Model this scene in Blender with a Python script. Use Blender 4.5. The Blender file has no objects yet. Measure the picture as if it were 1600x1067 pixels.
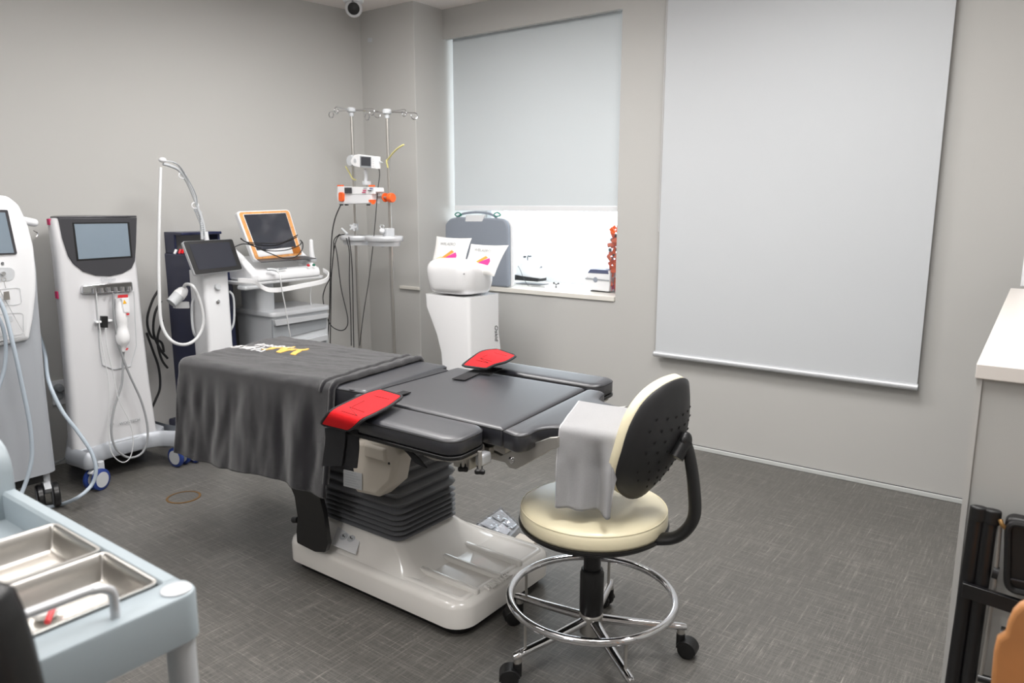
import bpy, bmesh, math, random
import numpy as np
from mathutils import Vector, Matrix, noise
random.seed(7)
S = bpy.context.scene
COL = S.collection
PI = math.pi

# ------------------------------------------------------------------ camera
FPX, YAW, PITCH, CAMH = 1161.87, -0.63968, 0.18323, 1.35
fw = Vector((math.sin(YAW)*math.cos(PITCH), math.cos(YAW)*math.cos(PITCH), -math.sin(PITCH)))
rt = Vector((math.cos(YAW), -math.sin(YAW), 0))
up = rt.cross(fw)
cd = bpy.data.cameras.new('camera'); cam = bpy.data.objects.new('camera', cd); COL.objects.link(cam)
cam.matrix_world = Matrix(((rt.x, up.x, -fw.x, 0), (rt.y, up.y, -fw.y, 0), (rt.z, up.z, -fw.z, CAMH), (0, 0, 0, 1)))
cd.sensor_width = 36; cd.lens = FPX/1600*36; cd.clip_start = 0.02
cd.dof.use_dof = True; cd.dof.focus_distance = 2.6; cd.dof.aperture_fstop = 5.0
S.camera = cam
def ray(px, py):
    return rt*((px-800)/FPX) - up*((py-533.5)/FPX) + fw
CP = Vector((0, 0, CAMH))
def atX(px, py, X): r = ray(px, py); return CP + r*(X/r.x)
def atY(px, py, Y): r = ray(px, py); return CP + r*(Y/r.y)
def atZ(px, py, Z): r = ray(px, py); return CP + r*((Z-CAMH)/r.z)

# ------------------------------------------------------------------ world, light, exposure
S.view_settings.view_transform = 'Standard'; S.view_settings.look = 'None'
S.view_settings.gamma = 1.0; S.view_settings.use_curve_mapping = False
S.view_settings.exposure = 0.0
W = bpy.data.worlds.new('sky'); S.world = W; W.use_nodes = True
W.node_tree.nodes['Background'].inputs[0].default_value = (0.88, 0.94, 1.0, 1)
W.node_tree.nodes['Background'].inputs[1].default_value = 4.5
def area(name, loc, sx, sy, power, color=(1.0, 0.99, 0.98), spread=177):
    l = bpy.data.lights.new(name, 'AREA'); l.shape = 'RECTANGLE'; l.size = sx; l.size_y = sy
    l.energy = power; l.color = color; l.spread = math.radians(spread)
    o = bpy.data.objects.new(name, l); COL.objects.link(o); o.location = loc
    return o
CEIL = 2.574
for i, (lx, ly, p) in enumerate(((-2.7, 0.95, 21), (-2.55, 2.35, 36), (-0.35, 1.15, 30), (-0.85, 2.5, 27), (0.9, 1.7, 7), (-1.0, -1.2, 32))):
    area('ceiling_panel_light', (lx, ly, CEIL-0.012), 0.58, 0.58, p*0.87)
for lx, ly in ((-1.9, 2.0), (-1.2, 0.3)):      # added upward fill lights to brighten the ceiling, no fixture behind them
    o = area('ceiling_fill_light', (lx, ly, 2.25), 0.9, 0.5, 20); o.rotation_euler = (math.pi, 0, 0)

# ------------------------------------------------------------------ materials
def lin(c):
    if isinstance(c, int): c = (c, c, c)
    return tuple(((v/255)/12.92 if v/255 <= .04045 else ((v/255+.055)/1.055)**2.4) for v in c) + (1,)
def mat(name, c, rough=0.5, metal=0.0, coat=0.0, bump=0.0, bscale=300, var=0.0, vscale=3, trans=0.0, crough=0.08, alpha=1.0, spec=0.5, sheen=0.0, sub=0.0, emit=0.0):
    m = bpy.data.materials.new(name); m.use_nodes = True
    nt = m.node_tree; b = nt.nodes['Principled BSDF']; L = nt.links
    col = lin(c)
    b.inputs['Base Color'].default_value = col
    b.inputs['Roughness'].default_value = rough; b.inputs['Metallic'].default_value = metal
    b.inputs['Coat Weight'].default_value = coat; b.inputs['Coat Roughness'].default_value = crough
    b.inputs['Transmission Weight'].default_value = trans; b.inputs['Alpha'].default_value = alpha
    b.inputs['Specular IOR Level'].default_value = spec; b.inputs['Sheen Weight'].default_value = sheen
    if emit: b.inputs['Emission Color'].default_value = col; b.inputs['Emission Strength'].default_value = emit
    tc = nt.nodes.new('ShaderNodeTexCoord')
    if var:
        n = nt.nodes.new('ShaderNodeTexNoise'); n.inputs['Scale'].default_value = vscale; n.inputs['Detail'].default_value = 5
        L.new(tc.outputs['Object'], n.inputs['Vector'])
        mx = nt.nodes.new('ShaderNodeMix'); mx.data_type = 'RGBA'
        mx.inputs[6].default_value = tuple(v*(1-var) for v in col[:3])+(1,); mx.inputs[7].default_value = tuple(min(1, v*(1+var)) for v in col[:3])+(1,)
        L.new(n.outputs['Fac'], mx.inputs[0]); L.new(mx.outputs[2], b.inputs['Base Color'])
    if bump:
        n = nt.nodes.new('ShaderNodeTexNoise'); n.inputs['Scale'].default_value = bscale; n.inputs['Detail'].default_value = 3
        L.new(tc.outputs['Object'], n.inputs['Vector'])
        bp = nt.nodes.new('ShaderNodeBump'); bp.inputs['Strength'].default_value = bump; bp.inputs['Distance'].default_value = 0.002
        L.new(n.outputs['Fac'], bp.inputs['Height']); L.new(bp.outputs['Normal'], b.inputs['Normal'])
    return m
M = dict(
 wall=mat('warm_grey_wall', (190, 189, 186), 0.62, bump=0.05, bscale=180, var=0.025, vscale=1.2, spec=0.3),
 ceiling=mat('ceiling_white', (236, 230, 226), 0.8),
 base=mat('skirting_grey', (200, 202, 200), 0.4),
 sill=mat('sill_stone', (226, 222, 214), 0.3, var=0.05, vscale=12),
 frame=mat('window_frame_white', (220, 222, 224), 0.4),
 white=mat('white_plastic', (232, 233, 235), 0.32, var=0.01),
 cwhite=mat('console_white', (212, 212, 214), 0.3),
 gwhite=mat('glossy_white_plastic', (240, 240, 241), 0.16, coat=0.4),
 lgrey=mat('light_grey_plastic', (196, 199, 202), 0.38),
 mgrey=mat('mid_grey_plastic', (150, 154, 158), 0.42),
 sgrey=mat('silver_grey_body', (176, 180, 186), 0.34, metal=0.15),
 dgrey=mat('dark_bezel_grey', (72, 72, 76), 0.32, metal=0.3),
 black=mat('black_plastic', (22, 22, 23), 0.42),
 sblack=mat('satin_black_metal', (20, 20, 22), 0.3, spec=0.6),
 screen=mat('screen_glass_dark', (52, 54, 62), 0.12, coat=0.5),
 screen2=mat('screen_glass_slate', (128, 142, 154), 0.2, coat=0.4),
 leather=mat('black_vinyl_upholstery', (38, 39, 46), 0.42, bump=0.16, bscale=420, spec=0.8, coat=0.5, crough=0.42),
 leather2=mat('black_vinyl_side', (38, 39, 43), 0.42, bump=0.28, bscale=420, spec=0.5),
 seam=mat('seam_thread_black', (26, 26, 28), 0.5),
 cream=mat('glossy_cream_shell', (240, 237, 232), 0.16, coat=0.6, var=0.01),
 cream2=mat('beige_gear_cover', (200, 192, 180), 0.4),
 hole=mat('vent_hole_black', (6, 6, 6), 0.8), shellb=mat('charcoal_shell', (40, 40, 42), 0.5),
 bellow=mat('rubber_bellows', (108, 109, 112), 0.42, bump=0.2, bscale=120),
 vinyl=mat('pale_yellow_vinyl', (253, 242, 208), 0.36, bump=0.06, bscale=250, coat=0.8, crough=0.28, var=0.03, vscale=8),
 chrome=mat('polished_chrome', (222, 222, 224), 0.07, metal=1.0),
 steel=mat('brushed_steel', (196, 193, 188), 0.34, metal=1.0, bump=0.04, bscale=60),
 satin=mat('satin_aluminium', (184, 181, 176), 0.42, metal=0.75),
 alu=mat('painted_aluminium', (205, 207, 210), 0.4, metal=0.3),
 navy=mat('navy_painted_metal', (32, 38, 72), 0.35, coat=0.2),
 blue=mat('blue_castor_tyre', (38, 62, 132), 0.4),
 orange=mat('orange_plastic', (244, 100, 36), 0.4),
 obez=mat('marbled_orange_trim', (240, 158, 96), 0.4, var=0.5, vscale=60),
 amber=mat('brown_amber_sticker', (176, 104, 30), 0.4, var=0.5, vscale=120),
 red=mat('red_neoprene', (222, 22, 30), 0.7, bump=0.15, bscale=600, spec=0.25),
 strap=mat('black_webbing', (27, 27, 30), 0.85, bump=0.5, bscale=700),
 bind=mat('black_edge_binding', (38, 37, 40), 0.7, bump=0.4, bscale=700),
 hose=mat('blue_grey_hose', (178, 190, 201), 0.4),
 hose2=mat('pale_grey_hose', (212, 213, 214), 0.4),
 cable=mat('grey_cable', (150, 152, 154), 0.45),
 bcable=mat('black_cable', (28, 28, 30), 0.45),
 cart=mat('pale_blue_cart_plastic', (160, 171, 177), 0.42),
 cartm=mat('pale_grey_mat', (214, 220, 224), 0.5, var=0.04, vscale=60),
 blind=mat('roller_blind_fabric', (200, 203, 206), 0.9, bump=0.15, bscale=900, spec=0.2),
 pink=mat('magenta_tape', (196, 44, 98), 0.5),
 pcase=mat('case_grey', (140, 147, 158), 0.5),
 wood=mat('tan_wood_veneer', (186, 128, 78), 0.35, var=0.22, vscale=18, coat=0.2),
 cab=mat('grey_cabinet_laminate', (182, 182, 179), 0.5),
 counter=mat('counter_offwhite', (226, 220, 214), 0.3),
 brass=mat('worn_brass_ring', (142, 108, 64), 0.42, metal=0.6, var=0.3, vscale=40),
 yell=mat('pale_yellow_tube', (222, 214, 140), 0.5),
 txtgrey=mat('grey_print', (160, 163, 166), 0.5),
 txtdark=mat('dark_print', (52, 54, 60), 0.5),
 pillow=mat('white_cushion_cloth', (232, 231, 228), 0.8, bump=0.2, bscale=500),
 yembro=mat('gold_embroidery', (226, 176, 88), 0.7, bump=0.4, bscale=900),
 wembro=mat('white_embroidery', (224, 222, 222), 0.7, bump=0.4, bscale=900),
 green=mat('green_button', (40, 120, 96), 0.4), rbutton=mat('red_button', (206, 50, 56), 0.4),
 teal=mat('teal_cord', (40, 130, 110), 0.5),
 label=mat('label_paper', (176, 178, 180), 0.5),
)
def glassmat(name, tint, a):
    m = bpy.data.materials.new(name); m.use_nodes = True; nt = m.node_tree; nt.nodes.clear()
    o = nt.nodes.new('ShaderNodeOutputMaterial'); t = nt.nodes.new('ShaderNodeBsdfTransparent'); g = nt.nodes.new('ShaderNodeBsdfGlossy')
    g.inputs['Roughness'].default_value = 0.08; t.inputs[0].default_value = lin(tint)
    x = nt.nodes.new('ShaderNodeMixShader'); x.inputs[0].default_value = a
    nt.links.new(t.outputs[0], x.inputs[1]); nt.links.new(g.outputs[0], x.inputs[2]); nt.links.new(x.outputs[0], o.inputs[0])
    return m
M['glass'] = glassmat('window_glass', (250, 252, 252), 0.06)
M['clear'] = glassmat('clear_plastic', (236, 238, 242), 0.22)
def floor_material():
    m = bpy.data.materials.new('woven_vinyl_floor'); m.use_nodes = True; nt = m.node_tree; L = nt.links; N = nt.nodes.new
    b = nt.nodes['Principled BSDF']; tc = N('ShaderNodeTexCoord')
    facs = []
    for sc, s, d in (((14, 480, 1), 1, 2), ((480, 14, 1), 1, 2), ((3.0, 130, 1), 1, 3), ((130, 3.0, 1), 1, 3), ((1.3, 1.3, 1), 1, 3)):
        mp = N('ShaderNodeMapping'); mp.inputs['Scale'].default_value = sc; L.new(tc.outputs['Object'], mp.inputs[0])
        n = N('ShaderNodeTexNoise'); n.inputs['Scale'].default_value = s; n.inputs['Detail'].default_value = d; L.new(mp.outputs[0], n.inputs['Vector'])
        facs.append(n.outputs['Fac'])
    def mth(op, a, bb, clamp=False):
        n = N('ShaderNodeMath'); n.operation = op; n.use_clamp = clamp
        for i, v in enumerate((a, bb)):
            if isinstance(v, (int, float)): n.inputs[i].default_value = v
            else: L.new(v, n.inputs[i])
        return n.outputs[0]
    fine = mth('MAXIMUM', facs[0], facs[1]); mid = mth('MAXIMUM', facs[2], facs[3])
    tot = mth('ADD', mth('MULTIPLY', fine, 0.6), mth('MULTIPLY', mid, 0.42))
    tot = mth('ADD', tot, mth('MULTIPLY', facs[4], 0.12))
    r = N('ShaderNodeValToRGB'); L.new(tot, r.inputs[0])
    e = r.color_ramp.elements; e[0].position = 0.44; e[0].color = lin((70, 69, 66)); e[1].position = 0.81; e[1].color = lin((178, 173, 164))
    x = e.new(0.62); x.color = lin((97, 95, 91)); x = e.new(0.72); x.color = lin((122, 119, 114))
    L.new(r.outputs[0], b.inputs['Base Color'])
    b.inputs['Roughness'].default_value = 0.42; b.inputs['Specular IOR Level'].default_value = 0.6
    bp = N('ShaderNodeBump'); bp.inputs['Strength'].default_value = 0.25; bp.inputs['Distance'].default_value = 0.001
    L.new(fine, bp.inputs['Height']); L.new(bp.outputs[0], b.inputs['Normal'])
    return m
M['floor'] = floor_material()
def blind_translucent():
    m = mat('window_blind_fabric', (215, 221, 224), 0.9, bump=0.15, bscale=900, spec=0.2); nt = m.node_tree
    b = nt.nodes['Principled BSDF']; o = nt.nodes['Material Output']
    t = nt.nodes.new('ShaderNodeBsdfTranslucent'); t.inputs[0].default_value = lin((225, 235, 240)); x = nt.nodes.new('ShaderNodeMixShader'); x.inputs[0].default_value = 0.05
    nt.links.new(b.outputs[0], x.inputs[1]); nt.links.new(t.outputs[0], x.inputs[2]); nt.links.new(x.outputs[0], o.inputs[0]); return m
M['wblind'] = blind_translucent()
def towel_mat(name, c, sheen=0.5, bs=900):
    m = mat(name, c, 0.95, bump=1.0, bscale=bs, spec=0.15, sheen=sheen, var=0.14, vscale=420)
    m.node_tree.nodes['Principled BSDF'].inputs['Sheen Roughness'].default_value = 0.4
    return m
M['dtowel'] = towel_mat('charcoal_terry', (37, 36, 40), 0.6)
M['gtowel'] = towel_mat('grey_microfibre', (178, 178, 180), 0.25, 1200)
M['gedge'] = mat('pale_hem', (214, 214, 216), 0.8)

# ------------------------------------------------------------------ mesh helpers
WL = {}   # world location of unrotated parents
def wl(o): return WL.get(o.name, Vector((0, 0, 0)))
class MB:
    def __init__(s): s.v = []; s.f = []
    def add(s, vs, fs):
        k = len(s.v); s.v += [Vector(p) for p in vs]; s.f += [tuple(i+k for i in f) for f in fs]; return s
    def box(s, a, b):
        x0, y0, z0 = a; x1, y1, z1 = b
        return s.add([(x0,y0,z0),(x1,y0,z0),(x1,y1,z0),(x0,y1,z0),(x0,y0,z1),(x1,y0,z1),(x1,y1,z1),(x0,y1,z1)],
            [(0,3,2,1),(4,5,6,7),(0,1,5,4),(1,2,6,5),(2,3,7,6),(3,0,4,7)])
    def rings(s, rings, cap0=True, cap1=True, closed=False):
        n = len(rings[0]); vs = [p for r in rings for p in r]; fs = []
        m = len(rings)
        for i in range(m if closed else m-1):
            a = i*n; b = ((i+1) % m)*n
            for j in range(n): fs.append((a+j, a+(j+1) % n, b+(j+1) % n, b+j))
        if cap0 and not closed: fs.append(tuple(range(n-1, -1, -1)))
        if cap1 and not closed: fs.append(tuple((m-1)*n+j for j in range(n)))
        return s.add(vs, fs)
    def prism(s, poly, z0, z1): return s.rings([[(x, y, z0) for x, y in poly], [(x, y, z1) for x, y in poly]])
    def prismY(s, poly, y0, y1): return s.rings([[(x, y0, z) for x, z in poly], [(x, y1, z) for x, z in poly]])
    def prismX(s, poly, x0, x1): return s.rings([[(x0, y, z) for y, z in poly], [(x1, y, z) for y, z in poly]])
    def tube(s, pts, r, n=10, smooth=True, closed=False, sub=8):
        pts = [Vector(p) for p in pts]
        if smooth and len(pts) > 2: pts = catmull(pts, sub, closed)
        rs = r if callable(r) else (lambda t: r)
        rings = []; m = len(pts); prev = None
        for i, p in enumerate(pts):
            if closed: t = pts[(i+1) % m]-pts[i-1]
            else: t = pts[min(i+1, m-1)]-pts[max(i-1, 0)]
            t.normalize()
            if prev is None:
                a = Vector((0, 0, 1)) if abs(t.z) < .9 else Vector((1, 0, 0)); u = t.cross(a).normalized()
            else: u = (prev - t*prev.dot(t)).normalized()
            prev = u; w = t.cross(u); rr = rs(i/max(1, m-1))
            rings.append([p+(u*math.cos(2*PI*k/n)+w*math.sin(2*PI*k/n))*rr for k in range(n)])
        return s.rings(rings, closed=closed)
    def cyl(s, a, b, r, n=20, r2=None):
        r2 = r if r2 is None else r2
        return s.tube([a, b], lambda t: r+(r2-r)*t, n, smooth=False)
    def lathe(s, c, prof, n=32, axis=None):
        """prof: (radius, height) list about axis through c"""
        c = Vector(c); ax = Vector(axis or (0, 0, 1)).normalized()
        a = Vector((0, 0, 1)) if abs(ax.z) < .9 else Vector((1, 0, 0)); u = ax.cross(a).normalized(); w = ax.cross(u)
        return s.rings([[c+ax*h+(u*math.cos(2*PI*k/n)+w*math.sin(2*PI*k/n))*max(r, 1e-5) for k in range(n)] for r, h in prof])
    def ball(s, c, r, n=20, m=12, sc=(1, 1, 1)):
        c = Vector(c)
        return s.rings([[c+Vector((sc[0]*r*math.sin(PI*i/m)*math.cos(2*PI*k/n), sc[1]*r*math.sin(PI*i/m)*math.sin(2*PI*k/n), -sc[2]*r*math.cos(PI*i/m))) for k in range(n)] for i in [0.03]+list(range(1, m))+[m-0.03]])
    def quad(s, P, t, fr=0.0, off=0.0, n=5):
        """panel with 4 world corners P (bl, br, tr, tl as seen from outside), thickness t behind, corner fillet as fraction"""
        P = [Vector(p) for p in P]; nrm = (P[1]-P[0]).cross(P[3]-P[0]).normalized()
        uv = fillet([(0, 0), (1, 0), (1, 1), (0, 1)], fr, n) if fr else [(0, 0), (1, 0), (1, 1), (0, 1)]
        if fr:
            asp = ((P[1]-P[0]).length)/max(1e-6, (P[3]-P[0]).length)
            if asp > 1: uv = [(adj(u, fr, asp), v) for u, v in uv]
            else: uv = [(u, adj(v, fr, 1/asp)) for u, v in uv]
        fr_ = [bil(P, u, v)+nrm*off for u, v in uv]
        return s.rings([[p-nrm*t for p in fr_], fr_])
    def build(s, name, m, parent=None, bevel=0, seg=3, smooth=True, angle=40, sub=0, loc=None):
        c = sum(s.v, Vector())/len(s.v)
        lo = Vector([min(p[i] for p in s.v) for i in range(3)]); hi = Vector([max(p[i] for p in s.v) for i in range(3)])
        c = (lo+hi)/2 if loc is None else Vector(loc)
        me = bpy.data.meshes.new(name); me.from_pydata([p-c for p in s.v], [], s.f)
        bm = bmesh.new(); bm.from_mesh(me); bmesh.ops.recalc_face_normals(bm, faces=bm.faces); bm.to_mesh(me); bm.free()
        me.materials.append(M[m] if isinstance(m, str) else m)
        o = bpy.data.objects.new(name, me); COL.objects.link(o)
        if smooth:
            me.shade_smooth(); me.set_sharp_from_angle(angle=math.radians(angle))
        if parent: o.parent = parent; o.location = c-wl(parent)
        else: o.location = c
        WL[o.name] = c
        if bevel:
            b = o.modifiers.new('bevel', 'BEVEL'); b.width = bevel; b.segments = seg; b.limit_method = 'ANGLE'; b.angle_limit = math.radians(38); b.harden_normals = False
        if sub:
            d = o.modifiers.new('subsurf', 'SUBSURF'); d.levels = sub; d.render_levels = sub
        return o
def adj(u, fr, asp):
    f2 = fr/asp
    if u < fr: return u/fr*f2
    if u > 1-fr: return 1-(1-u)/fr*f2
    return u
def bil(P, u, v): return P[0]*(1-u)*(1-v)+P[1]*u*(1-v)+P[2]*u*v+P[3]*(1-u)*v
def catmull(p, n, closed=False):
    out = []; m = len(p)
    rng = range(m) if closed else range(m-1)
    for i in rng:
        if closed: a, b, c, d = p[i-1], p[i], p[(i+1) % m], p[(i+2) % m]
        else: a, b, c, d = p[max(i-1, 0)], p[i], p[i+1], p[min(i+2, m-1)]
        for k in range(n):
            t = k/n
            out.append(0.5*((2*b)+(c-a)*t+(2*a-5*b+4*c-d)*t*t+(3*b-a-3*c+d)*t**3))
    if not closed: out.append(p[-1])
    return out
def fillet(poly, r, n=5):
    out = []; m = len(poly)
    for i in range(m):
        rr = r[i] if isinstance(r, (list, tuple)) else r
        p = Vector(poly[i]); a = Vector(poly[i-1])-p; b = Vector(poly[(i+1) % m])-p
        la, lb = a.length, b.length; rr = min(rr, la*.49, lb*.49)
        if rr <= 1e-6: out.append(tuple(p)); continue
        A = p+a/la*rr; B = p+b/lb*rr
        for k in range(n+1):
            t = k/n; q = A*(1-t)**2+p*2*t*(1-t)+B*t*t
            if abs((a/la).dot(b/lb)) < .2:
                # circular corner
                cc = A+B-p; ang = t*PI/2; q = cc+(A-cc)*math.cos(ang)+(B-cc)*math.sin(ang)
            out.append((q.x, q.y))
    return out
def rrect(x0, x1, y0, y1, r, n=5): return fillet([(x0, y0), (x1, y0), (x1, y1), (x0, y1)], r, n)
def inset(poly, d):
    m = len(poly); P = [Vector(p) for p in poly]
    A = sum(P[i-1].x*P[i].y-P[i].x*P[i-1].y for i in range(m)); s = 1 if A > 0 else -1
    out = []
    for i in range(m):
        a = (P[i]-P[i-1]); b = (P[(i+1) % m]-P[i])
        if a.length < 1e-7: a = b
        if b.length < 1e-7: b = a
        a.normalize(); b.normalize()
        na = Vector((-a.y, a.x))*s; nb = Vector((-b.y, b.x))*s; nn = na+nb
        l = max(nn.length_squared/2, .3); out.append(tuple(P[i]+nn/l*d))
    return out
def finset(raw, r, d, n=6):
    q = inset(raw, d) if abs(d) > 1e-9 else raw
    m = len(raw); A = sum(raw[i-1][0]*raw[i][1]-raw[i][0]*raw[i-1][1] for i in range(m)); rr = []
    for i in range(m):
        a = Vector(raw[i])-Vector(raw[i-1]); b = Vector(raw[(i+1) % m])-Vector(raw[i]); cv = (a.x*b.y-a.y*b.x)*(1 if A > 0 else -1)
        ri = r[i] if isinstance(r, (list, tuple)) else r
        rr.append(max(ri-d, .0012) if cv > 0 else ri+d)
    return fillet(q, rr, n)
def thing(name, label, cat, loc=(0, 0, 0), group=None):
    o = bpy.data.objects.new(name, None); o.empty_display_size = .05; COL.objects.link(o); o.location = loc
    o['label'] = label; o['category'] = cat
    if group: o['group'] = group
    WL[o.name] = Vector(loc); return o
def tag(o, label, cat, group=None):
    o['label'] = label; o['category'] = cat
    if group: o['group'] = group
    return o
def struct(o): o['kind'] = 'structure'; return o
def text(s, size, name, m, parent, Mx, extrude=0.0006, shear=0, deform=None, bold=0):
    cu = bpy.data.curves.new(name, 'FONT'); cu.body = s; cu.size = size; cu.extrude = extrude; cu.shear = shear; cu.offset = bold
    cu.align_x = 'CENTER'; cu.align_y = 'CENTER'
    t = bpy.data.objects.new(name, cu); COL.objects.link(t)
    dg = bpy.context.evaluated_depsgraph_get(); me = bpy.data.meshes.new_from_object(t.evaluated_get(dg))
    if deform:
        bm = bmesh.new(); bm.from_mesh(me); bmesh.ops.triangulate(bm, faces=bm.faces)
        for _ in range(4):
            es = [e for e in bm.edges if e.calc_length() > .007]
            if es: bmesh.ops.subdivide_edges(bm, edges=es, cuts=1); bmesh.ops.triangulate(bm, faces=bm.faces)
        bm.to_mesh(me); bm.free()
    vs = [Mx @ v.co for v in me.vertices]; fs = [tuple(p.vertices) for p in me.polygons]
    bpy.data.objects.remove(t)
    if deform: vs = [deform(v) for v in vs]
    if not vs: return None
    return MB().add(vs, fs).build(name, m, parent, smooth=False)
def basis(o, x, y):
    x = Vector(x).normalized(); y = Vector(y); z = x.cross(y).normalized(); y = z.cross(x)
    return Matrix(((x.x, y.x, z.x, o[0]), (x.y, y.y, z.y, o[1]), (x.z, y.z, z.z, o[2]), (0, 0, 0, 1)))

# ------------------------------------------------------------------ the room
YW = 3.808
def XW(y): return -3.871-0.14*(3.541-y)
Yb, Xr = -2.0, 1.5
struct(MB().prism([(XW(Yb)-.1, Yb-.1), (Xr+.1, Yb-.1), (Xr+.1, YW+.05), (XW(YW)-.1, YW+.05)], -0.1, 0).build('floor', 'floor', smooth=False, loc=(0, 0, 0)))
struct(MB().prism([(XW(Yb)-.1, Yb-.1), (Xr+.1, Yb-.1), (Xr+.1, YW+.7), (XW(YW)-.1, YW+.7)], CEIL, CEIL+.1).build('ceiling', 'ceiling', smooth=False))
struct(MB().prism([(XW(Yb), Yb), (XW(3.541), 3.541), (XW(3.541)-.1, 3.541), (XW(Yb)-.1, Yb)], 0, CEIL).build('wall_left', 'wall', smooth=False))
# window wall: pillar, parapet below window, lintel, right part
struct(MB().prism(fillet([(XW(3.541)-.1, 3.541), (-3.39, 3.541), (-3.39, 4.45), (XW(3.541)-.1, 4.45)], [0, .006, 0, 0]), 0, CEIL).build('wall_pillar', 'wall'))
struct(MB().box((-3.39, YW, 0), (-2.085, 4.45, .79)).build('wall_under_window', 'wall', smooth=False))
struct(MB().box((-3.39, YW, 2.392), (-2.085, YW+.035, CEIL)).build('wall_lintel', 'wall', smooth=False))
struct(MB().box((-3.39, 4.2, 2.38), (-2.085, 4.45, CEIL)).build('wall_lintel_rear', 'wall', smooth=False))
struct(MB().box((-2.085, YW, 0), (Xr+.1, 4.45, CEIL)).build('wall_window_side', 'wall', smooth=False))
struct(MB().box((Xr, Yb, 0), (Xr+.1, YW, CEIL)).build('wall_right', 'wall', smooth=False))
struct(MB().box((XW(Yb), Yb-.1, 0), (Xr, Yb, CEIL)).build('wall_back', 'wall', smooth=False))
struct(MB().box((-3.39, YW-.012, .79), (-2.087, 4.25, .818)).build('trim_1', 'sill', bevel=.003))          # window sill board
struct(MB().box((-3.56, 3.525, .792), (-3.385, 3.541, .812)).build('trim_2', 'sill', bevel=.002))
bb = struct(MB().box((-3.39, YW-.012, 0), (-.1, YW, .022)).build('baseboard_window_side', 'base', bevel=.003))
struct(MB().box((-3.39, YW-.003, .022), (-.1, YW, .025)).build('trim_3', 'dgrey', smooth=False))
y0, y1 = 0.4, 3.541
struct(MB().prism([(XW(y0), y0), (XW(y0)+.012, y0), (XW(y1)+.012, y1), (XW(y1), y1)], 0, .022).build('baseboard_left', 'base', bevel=.003))
struct(MB().box((-3.87, 3.529, 0), (-3.39, 3.541, .022)).build('baseboard_pillar', 'base', bevel=.003))
# window: frame, mullion and glass
wn = bpy.data.objects.new('window_1', None); COL.objects.link(wn); wn.location = (-2.74, 4.3, .82); wn['kind'] = 'structure'; WL[wn.name] = Vector((-2.74, 4.3, .82))
fm = MB(); X0, X1, Z0, Z1 = -3.39, -2.085, .818, 2.392
for a, b in (((X0, 4.25, Z0), (X0+.045, 4.32, Z1)), ((X1-.045, 4.25, Z0), (X1, 4.32, Z1)), ((X0, 4.25, Z0), (X1, 4.32, Z0+.045)), ((X0, 4.25, Z1-.045), (X1, 4.32, Z1))): fm.box(a, b)
fm.build('window_frame', 'frame', wn, bevel=.004)
MB().box((X0+.04, 4.28, Z0+.04), (X1-.04, 4.286, Z1-.04)).build('pane', 'glass', wn, smooth=False)

# roller blind over the window
t = thing('roller_blind', 'grey fabric roller blind pulled halfway down over the window', 'blind', (-2.75, 3.87, 1.3))
bl = [atY(701.5, 330, 3.875), atY(963.5, 331, 3.875)]
bx0 = -3.362; bx1 = -2.118; bz = 1.335
MB().box((bx0, 3.872, bz), (bx1, 3.8735, 2.46)).build('blind_fabric', 'wblind', t, smooth=False)
MB().box((bx0, 3.868, bz-.03), (bx1, 3.878, bz+.002)).build('hem_bar', 'white', t, bevel=.003)
MB().cyl((bx0-.02, 3.885, 2.475), (bx1+.02, 3.885, 2.475), .022).build('roller_tube', 'alu', t)
MB().box((bx0-.026, 3.86, 2.44), (bx0-.02, 3.91, 2.51)).build('bracket', 'white', t)
MB().box((bx1+.02, 3.86, 2.44), (bx1+.03, 3.91, 2.51)).build('bracket', 'white', t)
# large blind on the wall
t = thing('roller_blind', 'tall white roller blind with silver bottom rod on the right wall', 'blind', (-1.15, 3.77, .53))
yb = 3.765
A = atY(1026.5, 548, yb); B = atY(1434, 603, yb); C_ = atY(1041, 0, yb); D = atY(1493, 0, yb)
xl, xr = (A.x+C_.x)/2, (B.x+D.x)/2; zb = A.z-.005
MB().box((xl, yb, zb), (xr, yb+.0012, 2.50)).build('blind_fabric', 'blind', t, smooth=False)
MB().cyl((xl-.006, yb, zb-.012), (xr+.004, yb, zb-.012), .0155).build('bottom_rod', 'alu', t)
MB().cyl((xl-.009, yb, zb-.012), (xl-.004, yb, zb-.012), .0145).build('rod_cap', 'mgrey', t)
MB().cyl((xr+.003, yb, zb-.012), (xr+.006, yb, zb-.012), .0145).build('rod_cap', 'mgrey', t)
MB().box((xl-.02, yb-.035, 2.49), (xr+.02, YW-.001, 2.56)).build('cassette', 'white', t, bevel=.006)
MB().tube([(xl-.01, yb+.01, 2.49), (xl-.012, yb+.012, 1.2)], .0015, 6, smooth=False).build('bead_chain', 'white', t)

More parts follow.
